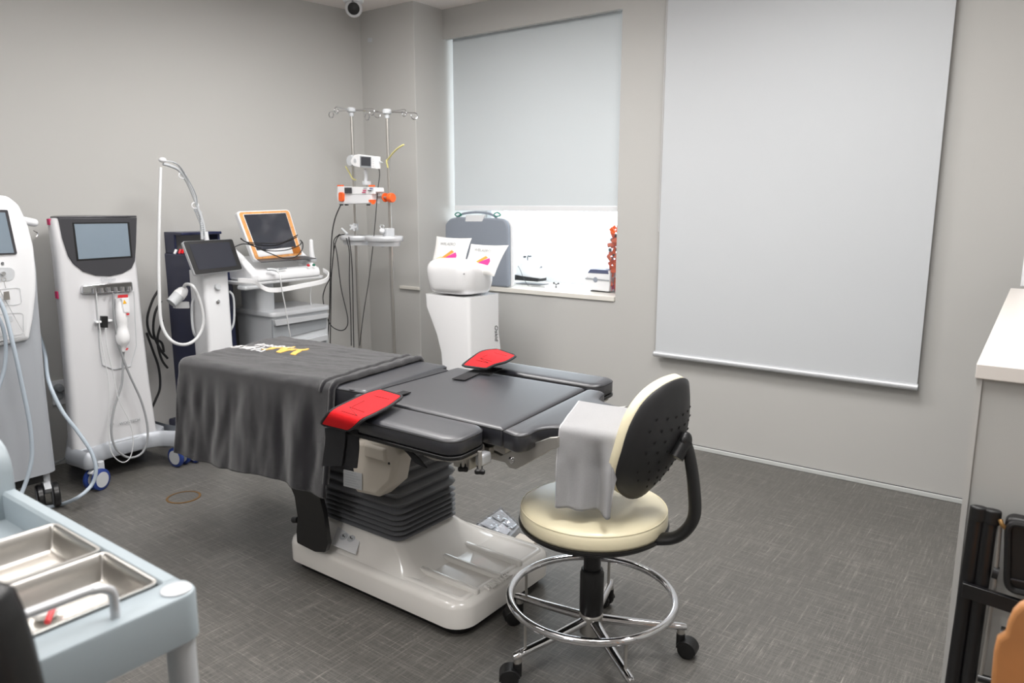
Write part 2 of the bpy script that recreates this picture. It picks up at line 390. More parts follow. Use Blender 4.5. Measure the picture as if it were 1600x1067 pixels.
# security camera in the corner
cc = Vector((-3.66, 3.30, CEIL))
t = thing('security_camera', 'white dome security camera with black lens on the ceiling corner', 'camera', cc)
MB().lathe(cc, [(.062, 0), (.062, -.012), (.055, -.02)], 32).build('mount', 'white', t)
bc = cc+Vector((0, 0, -.052)); MB().ball(bc, .052, 28, 16).build('dome', 'white', t)
d = (CP+Vector((0, 0, -.2))-bc).normalized()
MB().lathe(bc+d*.0375, [(.036, 0), (.035, .010), (.024, .0145), (.001, .016)], 28, d).build('lens', 'black', t)
MB().quad([bc+Vector((.03, -.04, .028)), bc+Vector((.038, -.032, .028)), bc+Vector((.038, -.032, .036)), bc+Vector((.03, -.04, .036))], .004).build('indicator', 'black', t)
tag(MB().quad([atY(574.5, 66, 3.5405), atY(581.5, 65.5, 3.5405), atY(581.5, 59, 3.5405), atY(574.5, 59.5, 3.5405)], .004).build('wall_sticker', 'lgrey', bevel=.001), 'tiny pale adhesive patch on the wall below the security camera', 'sticker')
# wall sockets on left wall
def wallL(px, py, off=0.0):
    # point on left wall plane seen at pixel
    r = ray(px, py); # x = -3.871-.14*(3.541-y) -> x -.14 y = -3.871-.14*3.541
    k = (-3.871-.14*3.541+off)/(r.x-.14*r.y); return CP+r*k
t = thing('wall_socket', 'white double wall socket on the left wall behind the tall machines', 'socket', wallL(92, 613))
MB().quad([wallL(83, 634, .012), wallL(107, 630, .012), wallL(105, 592, .012), wallL(81, 596, .012)], .011).build('face_plate', 'white', t, bevel=.002)
MB().lathe(wallL(92, 618.5, .012), [(.022, 0), (.022, .003), (.017, .003), (.016, .001)], 20, (1, -.14, 0)).build('outlet', 'lgrey', t)
MB().lathe(wallL(91, 606, .012), [(.023, 0), (.022, .03), (.013, .04)], 20, (1, -.14, 0)).build('plug', 'mgrey', t)
w = wallL(91, 606, .045)
tag(MB().tube([w, w+Vector((.01, .05, -.03)), w+Vector((.0, .09, -.12)), w+Vector((.0, .07, -.3)), w+Vector((.03, -.03, -.372)), w+Vector((.1, -.2, -.374))], .005).build('power_cord', 'cable'), 'grey power cord running down from the wall socket to the floor', 'cord')

# floor drain ring / floor outlet cover
dc = atZ(287, 777, 0)
t = thing('floor_cover', 'round floor access cover with worn brass rim near the machines', 'cover', dc)
MB().rings([[dc+Vector((r*math.cos(a*PI/24), r*math.sin(a*PI/24), z)) for a in range(48)] for r, z in ((.076, 0.0), (.076, .0022), (.066, .0026), (.066, .0012))], False, False).build('rim', 'brass', t)
MB().lathe(dc, [(.0655, .0003), (.0655, .0013), (.0, .0014)], 48).build('cover_plate', 'floor', t)

# ------------------------------------------------------------------ castors
def castor(parent, x, y, ang, r=.036, wdt=.02, tyre='blue', hub='white', fork='white', top=.1, gap=.012, name='castor'):
    """twin castor: fork + two wheels under a parent"""
    c = Vector((x, y, 0)); h = Vector((math.cos(ang), math.sin(ang), 0)); ax = Vector((-h.y, h.x, 0))
    wc = c+h*r*.55+Vector((0, 0, r))
    f = MB(); f.cyl(c+Vector((0, 0, r*1.6)), c+Vector((0, 0, top)), r*.34)
    arc = [wc+h*(math.cos(a)*r*1.12)+Vector((0, 0, math.sin(a)*r*1.12)) for a in [PI*(0.25+.75*k/8) for k in range(9)]]
    inn = [wc+h*(math.cos(a)*r*.5)+Vector((0, 0, math.sin(a)*r*.5)) for a in [PI*(0.25+.75*k/8) for k in range(9)]]
    f.rings([[p-ax*gap*.85 for p in arc+inn[::-1]], [p+ax*gap*.85 for p in arc+inn[::-1]]])
    fo = f.build(name, fork, parent, bevel=.0015, seg=2)
    for s in (-1, 1):
        MB().lathe(wc+ax*s*(gap+wdt/2)-ax*wdt/2, [(r*.9, 0), (r, wdt*.2), (r, wdt*.8), (r*.9, wdt)], 28, ax).build('wheel', tyre, fo)
        MB().lathe(wc+ax*s*(gap+wdt/2), [(r*.72, -wdt*.53), (r*.72, wdt*.53)], 24, ax).build('hub_cap', hub, fo)
    return fo

# ------------------------------------------------------------------ the operating table
BT = Vector((-1.83, 1.85, 0))
bed = thing('operating_table', 'black padded operating table on a glossy cream lifting base, middle of room', 'table', BT)
# base skirt
bp = rrect(-2.262, -1.382, 1.592, 2.118, .075, 8)
MB().rings([[(x, y, z) for x, y in inset(bp, d)] for d, z in ((.012, .03), (.0, .034), (.0, .098), (.006, .112), (.02, .119), (.034, .1195))]).build('base_shell', 'cream', bed, angle=60)
MB().prism(inset(bp, .03), .0, .034).build('base_plinth', 'black', bed)
# raised plateau rim and tread
deck = rrect(-1.71, -1.405, 1.625, 2.085, .03, 6)
MB().rings([[(x, y, z) for x, y in inset(deck, d)] for d, z in ((0, .117), (.004, .124), (.012, .125), (.02, .1235), (.026, .1205))], True, True).build('tread_plate', 'cream', bed, angle=60)
for yy in (1.70, 1.817, 1.934):
    MB().rings([[(x, y, z) for x, y in rrect(-1.685+d, -1.398-d*.3, yy-.012+d*.5, yy+.012-d*.5, .009, 4)] for d, z in ((0, .119), (.002, .131), (.007, .135))]).build('tread_rib', 'cream', bed, angle=70)
# pedestal
def lof(lo, hi, zz, n=6):
    out = []
    for k, t_ in enumerate(zz[1]):
        out.append([(x, y, zz[0][k]) for x, y in rrect(*[lo[i]*(1-t_)+hi[i]*t_ for i in range(4)], .05*(1-t_)+.03*t_, 6)])
    return out
MB().rings(lof((-2.235, -1.60, 1.615, 2.095), (-2.125, -1.755, 1.69, 1.985), ([.116, .125, .145, .175, .2, .207], [0, .2, .45, .75, .95, 1.05]))).build('pedestal', 'cream', bed, angle=60)
# bellows
rg = []; z = .2; nf = 15
for i in range(nf):
    dz = .0185 if i < 6 else .036
    tl = 0.0 if i < 4 else (i-4)*.0045
    for (o_, f_) in ((.010, .0), (-.004, .2), (-.012, .5), (-.004, .8), (.010, .96)):
        pts = inset(rrect(-2.135, -1.74, 1.685, 1.985, .03, 5), o_)
        rg.append([(x, y, z+dz*f_+tl*((x+2.135)/.38)*(1 if i > 4 else 0)) for x, y in pts])
    z += dz
    if z > .64: break
MB().rings(rg).build('bellows', 'bellow', bed, angle=50)
# service socket on the pedestal front
sp = [atZ(518, 851, .145), atZ(556, 867, .140), atZ(567, 832, .180), atZ(530, 819, .186)]
so = MB().quad(sp, .004, off=.003).build('socket_plate', 'white', bed, bevel=.001)
pn = (sp[1]-sp[0]).cross(sp[3]-sp[0]).normalized()
for u, v in ((.36, .52), (.66, .56)):
    c0 = bil(sp, u, v)+pn*.003
    MB().lathe(c0, [(.015, 0), (.015, .0015), (.012, .0015), (.012, .0006)], 20, pn).build('outlet_ring', 'lgrey', so)
    MB().box(tuple(c0+pn*.002-Vector((.004, .001, .006))), tuple(c0+pn*.002+Vector((-.001, .001, .006)))).box(tuple(c0+pn*.002+Vector((.003, -.001, -.003))), tuple(c0+pn*.002+Vector((.006, .001, .001)))).build('outlet_slot', 'black', so)
# gear cover under the table
g = MB(); yf = 1.575
gp = [atY(543, 690, yf), atY(553, 770, yf), atY(588, 778, yf), atY(612, 757, yf), atY(620, 712, yf), atY(606, 686, yf)]
gp2 = [(p.x, p.z) for p in gp][::-1]
gi = inset(gp2, .012)
go = g.rings([[(x, yf+.075, z) for x, z in gp2], [(x, yf+.012, z) for x, z in gp2], [(x, yf, z) for x, z in gi]]).build('gear_cover', 'cream2', bed, bevel=.006)
# block boss on cover
a0 = atY(560, 690, yf-.02); a1 = atY(600, 730, yf-.02)
MB().rings([[(a0.x+d, yf+.01-d*1.5, a0.z-d), (a1.x-d, yf+.01-d*1.5, a0.z-d), (a1.x-d, yf+.01-d*1.5, a1.z+d), (a0.x+d, yf+.01-d*1.5, a1.z+d)] for d in (0, .012)]).build('boss', 'cream2', go, bevel=.004)
lp = [atY(537, 759, yf-.002), atY(566, 766, yf-.002), atY(566, 740, yf-.002), atY(537, 733, yf-.002)]
lb = MB().quad(lp, .001, off=.001).build('rating_label', 'label', go)
for k in range(6):
    v = .12+k*.15
    MB().quad([bil(lp, .08, v), bil(lp, .9-.1*(k % 3), v), bil(lp, .9-.1*(k % 3), v+.06), bil(lp, .08, v+.06)], .0006, off=.0017).build('print_line', 'txtgrey', lb)
MB().cyl(atY(608, 724, yf-.002), atY(608, 724, yf+.01), .004).build('screw', 'black', go)
# beam under top
MB().box((-2.6, 1.66, .60), (-1.26, 1.98, .675)).build('top_frame', 'satin', bed, bevel=.006)
MB().box((-1.84, 1.625, .575), (-1.64, 1.9, .65)).build('tilt_housing', 'cream2', bed, bevel=.012)
for yy in (1.575, 2.045):
    MB().box((-1.75, yy, .648), (-1.25, yy+.02, .672)).build('side_rail', 'satin', bed, bevel=.003)
# cushions
def cushion(outline, z0, z1, name, r=.016, fil=.01, parent=bed, mtop='leather', seam=True):
    prof = [(.006, z0), (0, z0+.006), (0, z1-r*1.1), (r*.12, z1-r*.55), (r*.45, z1-r*.18), (r, z1), (r*2.5, z1+.0015)]
    o = MB().rings([[(x, y, z) for x, y in finset(outline, fil, d)] for d, z in prof]).build(name, mtop, parent, angle=70)
    if seam:
        MB().tube([(x, y, z1-r*.6) for x, y in finset(outline, fil, .0005)], .0015, 6, smooth=False, closed=True).build('seam', 'seam', o)
    return o
ZT = .745
# main back section
cushion([(-1.80, 1.560), (-1.187, 1.552), (-1.243, 2.085), (-1.80, 2.075)], .690, ZT, 'seat_cushion', .010, [.01, .008, .02, .01])
MB().prism(rrect(-1.78, -1.25, 1.58, 2.06, .02), .672, .691).build('cushion_board', 'black', bed)
# headrest shoulders: yoke outline
hp = [(-1.183, 1.548), (-1.125, 1.530), (-1.105, 1.560), (-1.115, 1.615), (-1.085, 1.665), (-1.02, 1.675), (-.915, 1.70), (-.93, 1.935), (-1.06, 1.955), (-1.135, 1.985), (-1.155, 2.03), (-1.165, 2.085), (-1.235, 2.085)]
cushion(hp, .692, ZT, 'headrest_cushion', .010, [.006, .02, .02, .04, .04, .03, .03, .03, .03, .03, .02, .03, .02])
# leg section (raised) under the towel
TZ = .762
Q2 = [Vector((p.x, p.y, 0)) for p in (atZ(274, 563, TZ), atZ(520, 602, TZ), atZ(661, 560, TZ), atZ(440, 524, TZ))]
LX_, LY_ = (Q2[1]-Q2[0]).length, (Q2[2]-Q2[1]).length
cushion([tuple(bil(Q2, u, v))[:2] for u, v in ((.03, .03), (1+.125/LX_, .02), (1+.125/LX_, .985), (.03, .97))], .672, .7545, 'leg_cushion', .012, .02)
MB().prism(rrect(-2.6, -1.86, 1.58, 2.02, .02), .650, .673).build('leg_board', 'black', bed)
MB().quad([(-1.835, 1.575, .752), (-1.77, 1.60, .747), (-1.78, 2.0, .747), (-1.845, 2.0, .754)], .0015, off=.0015).build('gap_cover_flap', 'leather2', bed)
MB().cyl((-2.72, 1.54, .70), (-2.82, 2.08, .70), .035).build('foot_roll', 'lgrey', bed)
# head plate bracket
yb_ = 1.60
pp = [(atY(x, y, yb_).x, atY(x, y, yb_).z) for x, y in ((742, 697), (772, 706), (783, 712), (801, 703), (830, 694), (858, 684), (871, 683), (871, 700), (860, 703), (845, 712), (818, 727), (806, 733), (796, 731), (788, 722), (776, 716), (744, 712))]
MB().prismY(pp, yb_, yb_+.012).build('head_bracket', 'satin', bed, bevel=.002)
MB().prismY(pp, 1.98, 1.992).build('head_bracket', 'satin', bed, bevel=.002)
pc = atY(799, 719, yb_-.002)
MB().lathe(pc, [(.010, .004), (.010, -.002), (.006, -.006), (.001, -.006)], 18, (0, 1, 0)).build('pivot_bolt', 'chrome', bed)
MB().cyl((pc.x, 1.61, pc.z), (pc.x, 1.985, pc.z), .008).build('pivot_shaft', 'satin', bed)
MB().box((-1.16, 1.70, .67), (-.93, 1.92, .692)).build('head_plate', 'black', bed, bevel=.004)
MB().box((-.955, 1.70, .60), (-.915, 1.93, .66)).build('head_end_block', 'dgrey', bed, bevel=.005)
# black pedal lever / strap panel at the foot end
py_ = 1.57
lv = [atY(x, y, py_) for x, y in ((445, 740), (497, 768), (505, 800), (512, 850), (508, 863), (492, 862), (464, 848), (463, 830), (465, 808), (460, 775))]
MB().prismY(fillet([(p.x, p.z) for p in lv], .008), py_, py_+.018).build('foot_column_cover', 'sblack', bed, bevel=.006)
MB().box((-2.12, 1.60, .3), (-2.06, 1.64, .66)).build('foot_column', 'sblack', bed)
MB().cyl(atY(459, 812, 1.60), atY(466, 812, 1.60), .012).build('lever_knob', 'black', bed)
# embossed lettering on the front rim of base
text('MINITEC', .034, 'emboss_text', 'cream', bed, basis((-1.393, 1.80, .1225), (0, 1, 0), (-1, 0, .25)), .003)

# arm pads (each a thing clamped to the rail)
def armpad(outline, label, knob_px, yk):
    xs = [p[0] for p in outline]; ys = [p[1] for p in outline]
    t = thing('armboard', label, 'armboard', ((min(xs)+max(xs))/2, (min(ys)+max(ys))/2, .66), group=None)
    P = outline
    cushion(P, .699, ZT+.002, 'pad', .014, [.02, .05, .05, .02], parent=t)
    MB().prism(fillet(inset(fillet(P, [.02, .05, .05, .02], 6), -.002), 0), .688, .699).build('board', 'black', t, bevel=.003)
    MB().prism(rrect(max(xs)-.30, max(xs)-.02, min(ys)+.03, max(ys)-.02, .03), .674, .688).build('mount_plate', 'satin', t)
    return t
t = armpad([(-1.722, 1.385), (-1.215, 1.383), (-1.228, 1.545), (-1.735, 1.545)], 'near black padded armboard beside the table, red strap on its left end', None, 0)
# ratchet ring, clamp and knobs
rc = Vector((-1.335, 1.48, .672))
MB().lathe(rc, [(.06, .008), (.06, -.004), (.05, -.012), (.03, -.014)], 40).build('ratchet_disc', 'satin', t)
for k in range(26):
    a = 2*PI*k/26
    if math.sin(a) < .4: MB().box(tuple(rc+Vector((.060*math.cos(a)-.0025, .060*math.sin(a)-.0025, -.004))), tuple(rc+Vector((.060*math.cos(a)+.0025, .060*math.sin(a)+.0025, .004)))).build('ratchet_tooth', 'satin', t, smooth=False)
MB().box((-1.315, 1.49, .628), (-1.255, 1.56, .688)).build('clamp_block', 'satin', t, bevel=.005)
MB().box((-1.25, 1.505, .640), (-1.222, 1.55, .675)).build('clamp_lever', 'alu', t, bevel=.008)
for px, py in ((724, 729), (750, 733)):
    k = atY(px, py, 1.47)
    m_ = MB().cyl(k+Vector((0, 0, .05)), k+Vector((0, 0, .0)), .006)
    o = m_.build('knob_stem', 'satin', t)
    pts = []
    for i in range(24):
        a = 2*PI*i/24; r_ = .0125+.0035*math.cos(3*a); pts.append((k.x+r_*math.cos(a), k.y+r_*math.sin(a)))
    MB().rings([[(x, y, k.z+z) for x, y in inset(pts, d)] for d, z in ((.002, -.012), (0, -.009), (0, -.002), (.005, .002), (.007, .010))]).build('knob', 'black', o)
t = armpad([(-1.72, 2.115), (-1.215, 2.118), (-1.225, 2.268), (-1.73, 2.262)], 'far black padded armboard on the window side of the table', None, 0)
MB().box((-1.30, 2.09, .62), (-1.22, 2.17, .688)).build('clamp_block', 'satin', t, bevel=.005)

# straps: red cuff with black binding
def cuff(cpts, width_vec, label, name='restraint_cuff', strap_pts=(), seed=1):
    """cpts: centre line of cuff; width_vec: half width vectors per point"""
    t = thing(name, label, 'strap', cpts[0])
    n = len(cpts); C2 = catmull([Vector(p) for p in cpts], 6); Wv = catmull([Vector(w_) for w_ in width_vec], 6)
    m_ = len(C2); top = []; rings_ = []
    for i in range(m_):
        e = min(i, m_-1-i)/(m_-1); s = min(1, math.sqrt(max(0, 1-(1-min(1, e/.09))**2))*.3+.70)
        a, b = C2[i]-Wv[i]*s, C2[i]+Wv[i]*s
        rings_.append((a, b))
    nr = []
    for k_, (a, b) in enumerate(rings_):
        p0, p1 = rings_[max(k_-1, 0)], rings_[min(k_+1, m_-1)]
        tn = (p1[0]+p1[1]-p0[0]-p0[1]).normalized(); q_ = tn.cross((b-a).normalized()).normalized(); nr.append(q_)
    if sum(q_.z for q_ in nr) < 0: nr = [-q_ for q_ in nr]
    nr = [q_*.0042 for q_ in nr]
    MB().rings([[a, b, b+u_, a+u_] for (a, b), u_ in zip(rings_, nr)]).build('neoprene', 'bind', t, smooth=False)
    red = []
    for (a, b), u_ in list(zip(rings_, nr))[1:-1]:
        w_ = (b-a).normalized()*.0075
        red.append([a+w_+u_*1.05, b-w_+u_*1.05, b-w_+u_*1.35, a+w_+u_*1.35])
    MB().rings(red).build('red_face', 'red', t, angle=60)
    edge = [a+u_*.6 for (a, b), u_ in zip(rings_, nr)]+[b+u_*.6 for (a, b), u_ in list(zip(rings_, nr))[::-1]]
    MB().tube(edge, .0046, 8, smooth=False, closed=True).build('edge_binding', 'bind', t)
    # stitching X
    def sp_(u, v):
        k = u*(len(red)-1); i = int(k); f = k-i; i2 = min(i+1, len(red)-1)
        a = red[i][3].lerp(red[i2][3], f); b = red[i][2].lerp(red[i2][2], f); return a.lerp(b, v)+Vector((0, 0, .0006))
    st = MB()
    for (u0, v0, u1, v1) in ((.28, .25, .28, .8), (.28, .8, .40, .25), (.40, .25, .40, .8), (.42, .3, .62, .3), (.8, .3, .86, .8)):
        st.tube([sp_(u0+(u1-u0)*k/5, v0+(v1-v0)*k/5) for k in range(6)], .0007, 5, smooth=False)
    st.build('stitching', 'seam', t)
    return t
zc = ZT+.012
def zz(px, py, z): return atZ(px, py, z)
# near cuff: curls over the armboard
c1 = [atY(523, 667, 1.366), zz(541, 651, .757), zz(566, 638, .765), zz(590, 626, .768), zz(612, 615, .772)]
w1 = [(atY(547, 673, 1.366)-atY(502, 662, 1.366))/2, (zz(568, 660, .757)-zz(517, 646, .757))/2, (zz(588, 645, .765)-zz(545, 627, .765))/2, (zz(607, 634, .768)-zz(570, 615, .768))/2, (zz(622, 617, .772)-zz(585, 607, .772))/2]
t = cuff(c1, w1, 'red neoprene cuff with black binding lying over the near armboard')
def tab(pts, w, m, name, parent, th=.0015):
    P = catmull([Vector(p) for p in pts], 4); d = (P[-1]-P[0]).normalized(); s_ = Vector((-d.y, d.x, 0)).normalized()*w
    return ribbon(pts, s_, m, name, parent, th)
def ribbon(pts, wv, m, name, parent, th=.0022):
    P = catmull([Vector(p) for p in pts], 6); w_ = Vector(wv)
    rr = []
    for i, p in enumerate(P):
        tn = (P[min(i+1, len(P)-1)]-P[max(i-1, 0)]).normalized(); nn = tn.cross(w_).normalized()*th
        rr.append([p-w_/2-nn, p+w_/2-nn, p+w_/2+nn, p-w_/2+nn])
    return MB().rings(rr).build(name, m, parent, smooth=False)
yk = 1.375
ribbon([atY(524, 668, yk), atY(524, 690, yk), atY(519, 728, yk)], atY(540, 700, yk)-atY(509, 700, yk), 'strap', 'hanging_strap', t)
ribbon([atY(548, 672, yk+.01), atY(549, 700, yk+.01), atY(546, 731, yk+.01)], atY(557, 700, yk+.01)-atY(534, 700, yk+.01), 'strap', 'hanging_strap', t)
tab([zz(604, 620, .756), zz(622, 616, .753), zz(636, 612, .750)], .032, 'strap', 'webbing_tab', t)
ribbon([atY(632, 700, 1.43), atY(646, 712, 1.43), atY(658, 727, 1.43)], atY(662, 712, 1.43)-atY(644, 704, 1.43), 'strap', 'hanging_strap', t)
c2 = [zz(741, 575, .768), zz(755, 566, .785), zz(772, 558, .795), zz(792, 552, .785)]
w2 = [(zz(768, 579, .768)-zz(728, 574, .768))/2, (zz(781, 574, .785)-zz(742, 564, .785))/2, (zz(795, 567, .795)-zz(757, 551, .795))/2, (zz(804, 558, .785)-zz(775, 548, .785))/2]
t = cuff(c2, w2, 'red neoprene cuff with black binding lying over the far armboard')
tab([zz(716, 593, .7505), zz(732, 586, .7505), zz(750, 578, .7525)], .05, 'strap', 'webbing_tab', t)
tab([zz(756, 584, .753), zz(766, 580, .754), (zz(776, 575, .76))], .05, 'strap', 'webbing_tab', t)

# ------------------------------------------------------------------ dark towel on the leg section
TZ = .762
Q = [zz(520, 602, TZ), zz(661, 560, TZ), zz(440, 524, TZ), zz(274, 563, TZ)]   # near-right, far-right, far-left, near-left
Q2 = [Q[3], Q[0], Q[1], Q[2]]      # bl(near-left) br(near-right) tr(far-right) tl(far-left)
Lx = (Q[0]-Q[3]).length; Ly = (Q[1]-Q[0]).length
for q_ in Q2: q_.z = 0
def T2(u, v): # u along length from foot(0) to waist (Lx); v from near(0) to far (Ly)
    return bil(Q2, u/Lx, v/Ly)
def wr(u, v):
    n1 = noise.noise(Vector((u*2.5+v*3, v*12-u*2, 3)))*.007+abs(noise.noise(Vector((u*5+v*4, v*26-u*4, 8))))*.007+noise.noise(Vector((u*30, v*60, 1)))*.0012
    return n1
def towel_pt(u, v):
    rr = .028
    qu = max(u, rr) ; qv = min(max(v, rr), Ly-rr)
    du, dv = u-qu, v-qv
    d = math.hypot(du, dv)
    if d < 1e-6:
        p = T2(qu, qv); return Vector((p.x, p.y, TZ+wr(u, v)))
    n2 = Vector((du/d, dv/d)); ang = min(d/rr, PI/2)
    out = rr*math.sin(ang); dn = rr*(1-math.cos(ang)) + max(0, d-rr*PI/2)
    h = max(0, d-rr*PI/2)
    s = u if abs(n2.y) > abs(n2.x)*1.2 else v*1.0
    fold = (math.sin(s*21+noise.noise(Vector((s*3, .3, 0)))*3)*.5+math.sin(s*47+1.7)*.3+noise.noise(Vector((s*16, h*4, 5)))*.9+noise.noise(Vector((s*30, h*9, 9)))*.35)*min(1, h/.12)*.014
    out += h*(.16 if n2.x > -.3 else .0)+fold*(1 if n2.x > -.3 else .4)
    p0 = T2(qu, qv); e = 1e-3
    ex = (T2(qu+e, qv)-T2(qu-e, qv)).normalized(); ey = (T2(qu, qv+e)-T2(qu, qv-e)).normalized()
    dir2 = (ex*n2.x+ey*n2.y).normalized()
    p = p0+dir2*out
    return Vector((p.x, p.y, TZ-dn+wr(u, v)*max(0, 1-h/.05)))
tw = thing('towel', 'charcoal terry towel with gold and white lettering draped over the foot half of the table', 'towel', (-2.3, 1.8, .76))
vs = []; fs = []
us = list(np.linspace(-.07, Lx-.004, 120)); NV = 150
vv = list(np.linspace(0, 1, NV))
for u in us:
    vmin = -.33-.025*math.sin(u*2.2)-.012*math.sin(u*9); vmax = Ly+.2
    for a in vv:
        v = vmin+(vmax-vmin)*a
        vs.append(towel_pt(u, v))
for i in range(len(us)-1):
    for j in range(NV-1):
        a = i*NV+j; fs.append((a, a+1, a+NV+1, a+NV))
from mathutils.bvhtree import BVHTree
TB = BVHTree.FromPolygons(vs, fs)
o = MB().add(vs, fs).build('towel_cloth', 'dtowel', tw, angle=180)
sd = o.modifiers.new('solid', 'SOLIDIFY'); sd.thickness = .005; sd.offset = 1
# rolled/folded edges at the waist side
for k, (uo, rr_) in enumerate(((0.0, .011), (-.045, .009))):
    pts = []
    for v in np.linspace(-.32 if k == 0 else -.02, Ly+.06, 60):
        p = towel_pt(Lx-.006+uo-.012*abs(math.sin(v*2))*(k), v); pts.append(p+Vector((0, 0, .004)))
    MB().tube(pts, rr_, 10, smooth=False).build('rolled_hem', 'dtowel', tw, angle=80)
def emb(p):
    h, n_, k, d_ = TB.ray_cast(Vector((p.x, p.y, 2)), Vector((0, 0, -1)))
    return Vector((p.x, p.y, (h.z if h else TZ)+.0062+(p.z-TZ)))
ctr = zz(455, 549, TZ); ex = (Q2[1]-Q2[0]).normalized(); ey = (Q2[3]-Q2[0]).normalized()
text('W', .165, 'gold_initial', 'yembro', tw, basis((ctr.x, ctr.y, TZ), -ex, -ey), .001, deform=emb, bold=.006)
ctr = zz(402, 545, TZ)
text('더블유', .075, 'white_lettering', 'wembro', tw, basis((ctr.x+.0, ctr.y-.03, TZ), -ex, -ey), .001, deform=emb, bold=.001)
text('성형외과', .055, 'white_lettering', 'wembro', tw, basis((ctr.x+.04, ctr.y+.06, TZ), -ex, -ey), .001, deform=emb, bold=.001)
# ------------------------------------------------------------------ grey towel on headrest
HZ = .755
t = thing('towel', 'light grey microfibre towel draped over the headrest', 'towel', (-1.05, 1.8, HZ))
H = [zz(877, 667, HZ), zz(966, 681, HZ), zz(1012, 641, HZ), zz(908, 626, HZ)]
Hx = (H[1]-H[0]).length; Hy = (H[3]-H[0]).length
def H2(u, v): return bil([Vector((h.x, h.y, 0)) for h in H], u/Hx, v/Hy)
def head_pt(u, v):
    rr = .018; qu = min(u, Hx-rr); qv = min(max(v, rr), Hy-rr); du, dv = u-qu, v-qv; d = math.hypot(du, dv)
    w_ = noise.noise(Vector((u*14, v*14, 2)))*.0025
    if d < 1e-6: p = H2(qu, qv); return Vector((p.x, p.y, HZ+w_))
    n2 = Vector((du/d, dv/d)); ang = min(d/rr, PI/2); h = max(0, d-rr*PI/2)
    out = rr*math.sin(ang); dn = rr*(1-math.cos(ang))+h
    s = u if n2.x < .5 else v+.3
    out += h*.03+(math.sin(s*38+1)*.7+math.sin(s*85+2)*.3+noise.noise(Vector((s*24, h*5, 1)))*1.4)*min(1, h/.08)*.02
    p = H2(qu, qv)+((H2(Hx, .1)-H2(0, .1)).normalized()*n2.x+(H2(.1, Hy)-H2(.1, 0)).normalized()*n2.y).normalized()*out
    return Vector((p.x, p.y, HZ-dn+w_))
vs = []; fs = []; NU, NVv = 70, 90
edge_lo = []; edge_r = []
for i in range(NU):
    for j in range(NVv):
        a, b = i/(NU-1), j/(NVv-1)
        v = -.215+b*(Hy+.215+.16)
        # right edge hangs diagonally
        umax = Hx+.10-.02*math.sin(b*9)
        if v < .02: umax = Hx+.0+.10*max(0, 1+v/.2)*.9
        u = -.003+a*(umax+.003)
        p = head_pt(u, v); vs.append(p)
for i in range(NU-1):
    for j in range(NVv-1):
        k = i*NVv+j; fs.append((k, k+1, k+NVv+1, k+NVv))
o = MB().add(vs, fs).build('towel_cloth', 'gtowel', t, angle=180)
sd = o.modifiers.new('solid', 'SOLIDIFY'); sd.thickness = .003; sd.offset = 1
border = [vs[i*NVv] for i in range(NU)]+[vs[(NU-1)*NVv+j] for j in range(NVv)]
border = [vs[j] for j in range(NVv-1, 0, -1)]+border
MB().tube([p+Vector((0, 0, .001)) for p in border], .0026, 6, smooth=False).build('hem', 'gedge', t)

# ------------------------------------------------------------------ stool chair
cx, cy = -1.04, 1.80
st = thing('stool', 'pale yellow wheeled stool with backrest and chrome foot ring', 'stool', (cx, cy, 0))
SZ = .487
MB().lathe((cx, cy, 0), [(.20, SZ-.058), (.213, SZ-.054), (.217, SZ-.045), (.216, SZ-.022), (.213, SZ-.010), (.203, SZ-.002), (.19, SZ+.001), (.12, SZ+.004), (.001, SZ+.004)], 72).build('seat', 'vinyl', st, angle=80)
MB().tube([(cx+.2135*math.cos(a*PI/36), cy+.2135*math.sin(a*PI/36), SZ-.010) for a in range(72)], .0016, 6, smooth=False, closed=True).build('seam', 'vinyl', st)
MB().lathe((cx, cy, 0), [(.12, SZ-.085), (.205, SZ-.074), (.219, SZ-.064), (.221, SZ-.055), (.2, SZ-.053)], 72).build('seat_pan', 'black', st, angle=60)
MB().box((cx-.07, cy-.07, SZ-.11), (cx+.10, cy+.07, SZ-.075)).build('tilt_mechanism', 'black', st, bevel=.008)
for dx, dy in ((.12, .03), (.15, -.02), (.09, -.10)):
    MB().cyl((cx+dx, cy+dy, SZ-.095), (cx+dx, cy+dy, SZ-.07), .012).build('bolt', 'black', st)
MB().cyl((cx, cy, .27), (cx, cy, SZ-.09), .026, 32).build('gas_lift', 'black', st)
MB().lathe((cx, cy, 0), [(.033, .135), (.036, .14), (.036, .265), (.033, .27), (.033, .275), (.030, .278)], 32).build('column_cover', 'black', st)
MB().lathe((cx, cy, 0), [(.026, .065), (.034, .07), (.036, .13), (.03, .137)], 32).build('hub', 'satin', st)
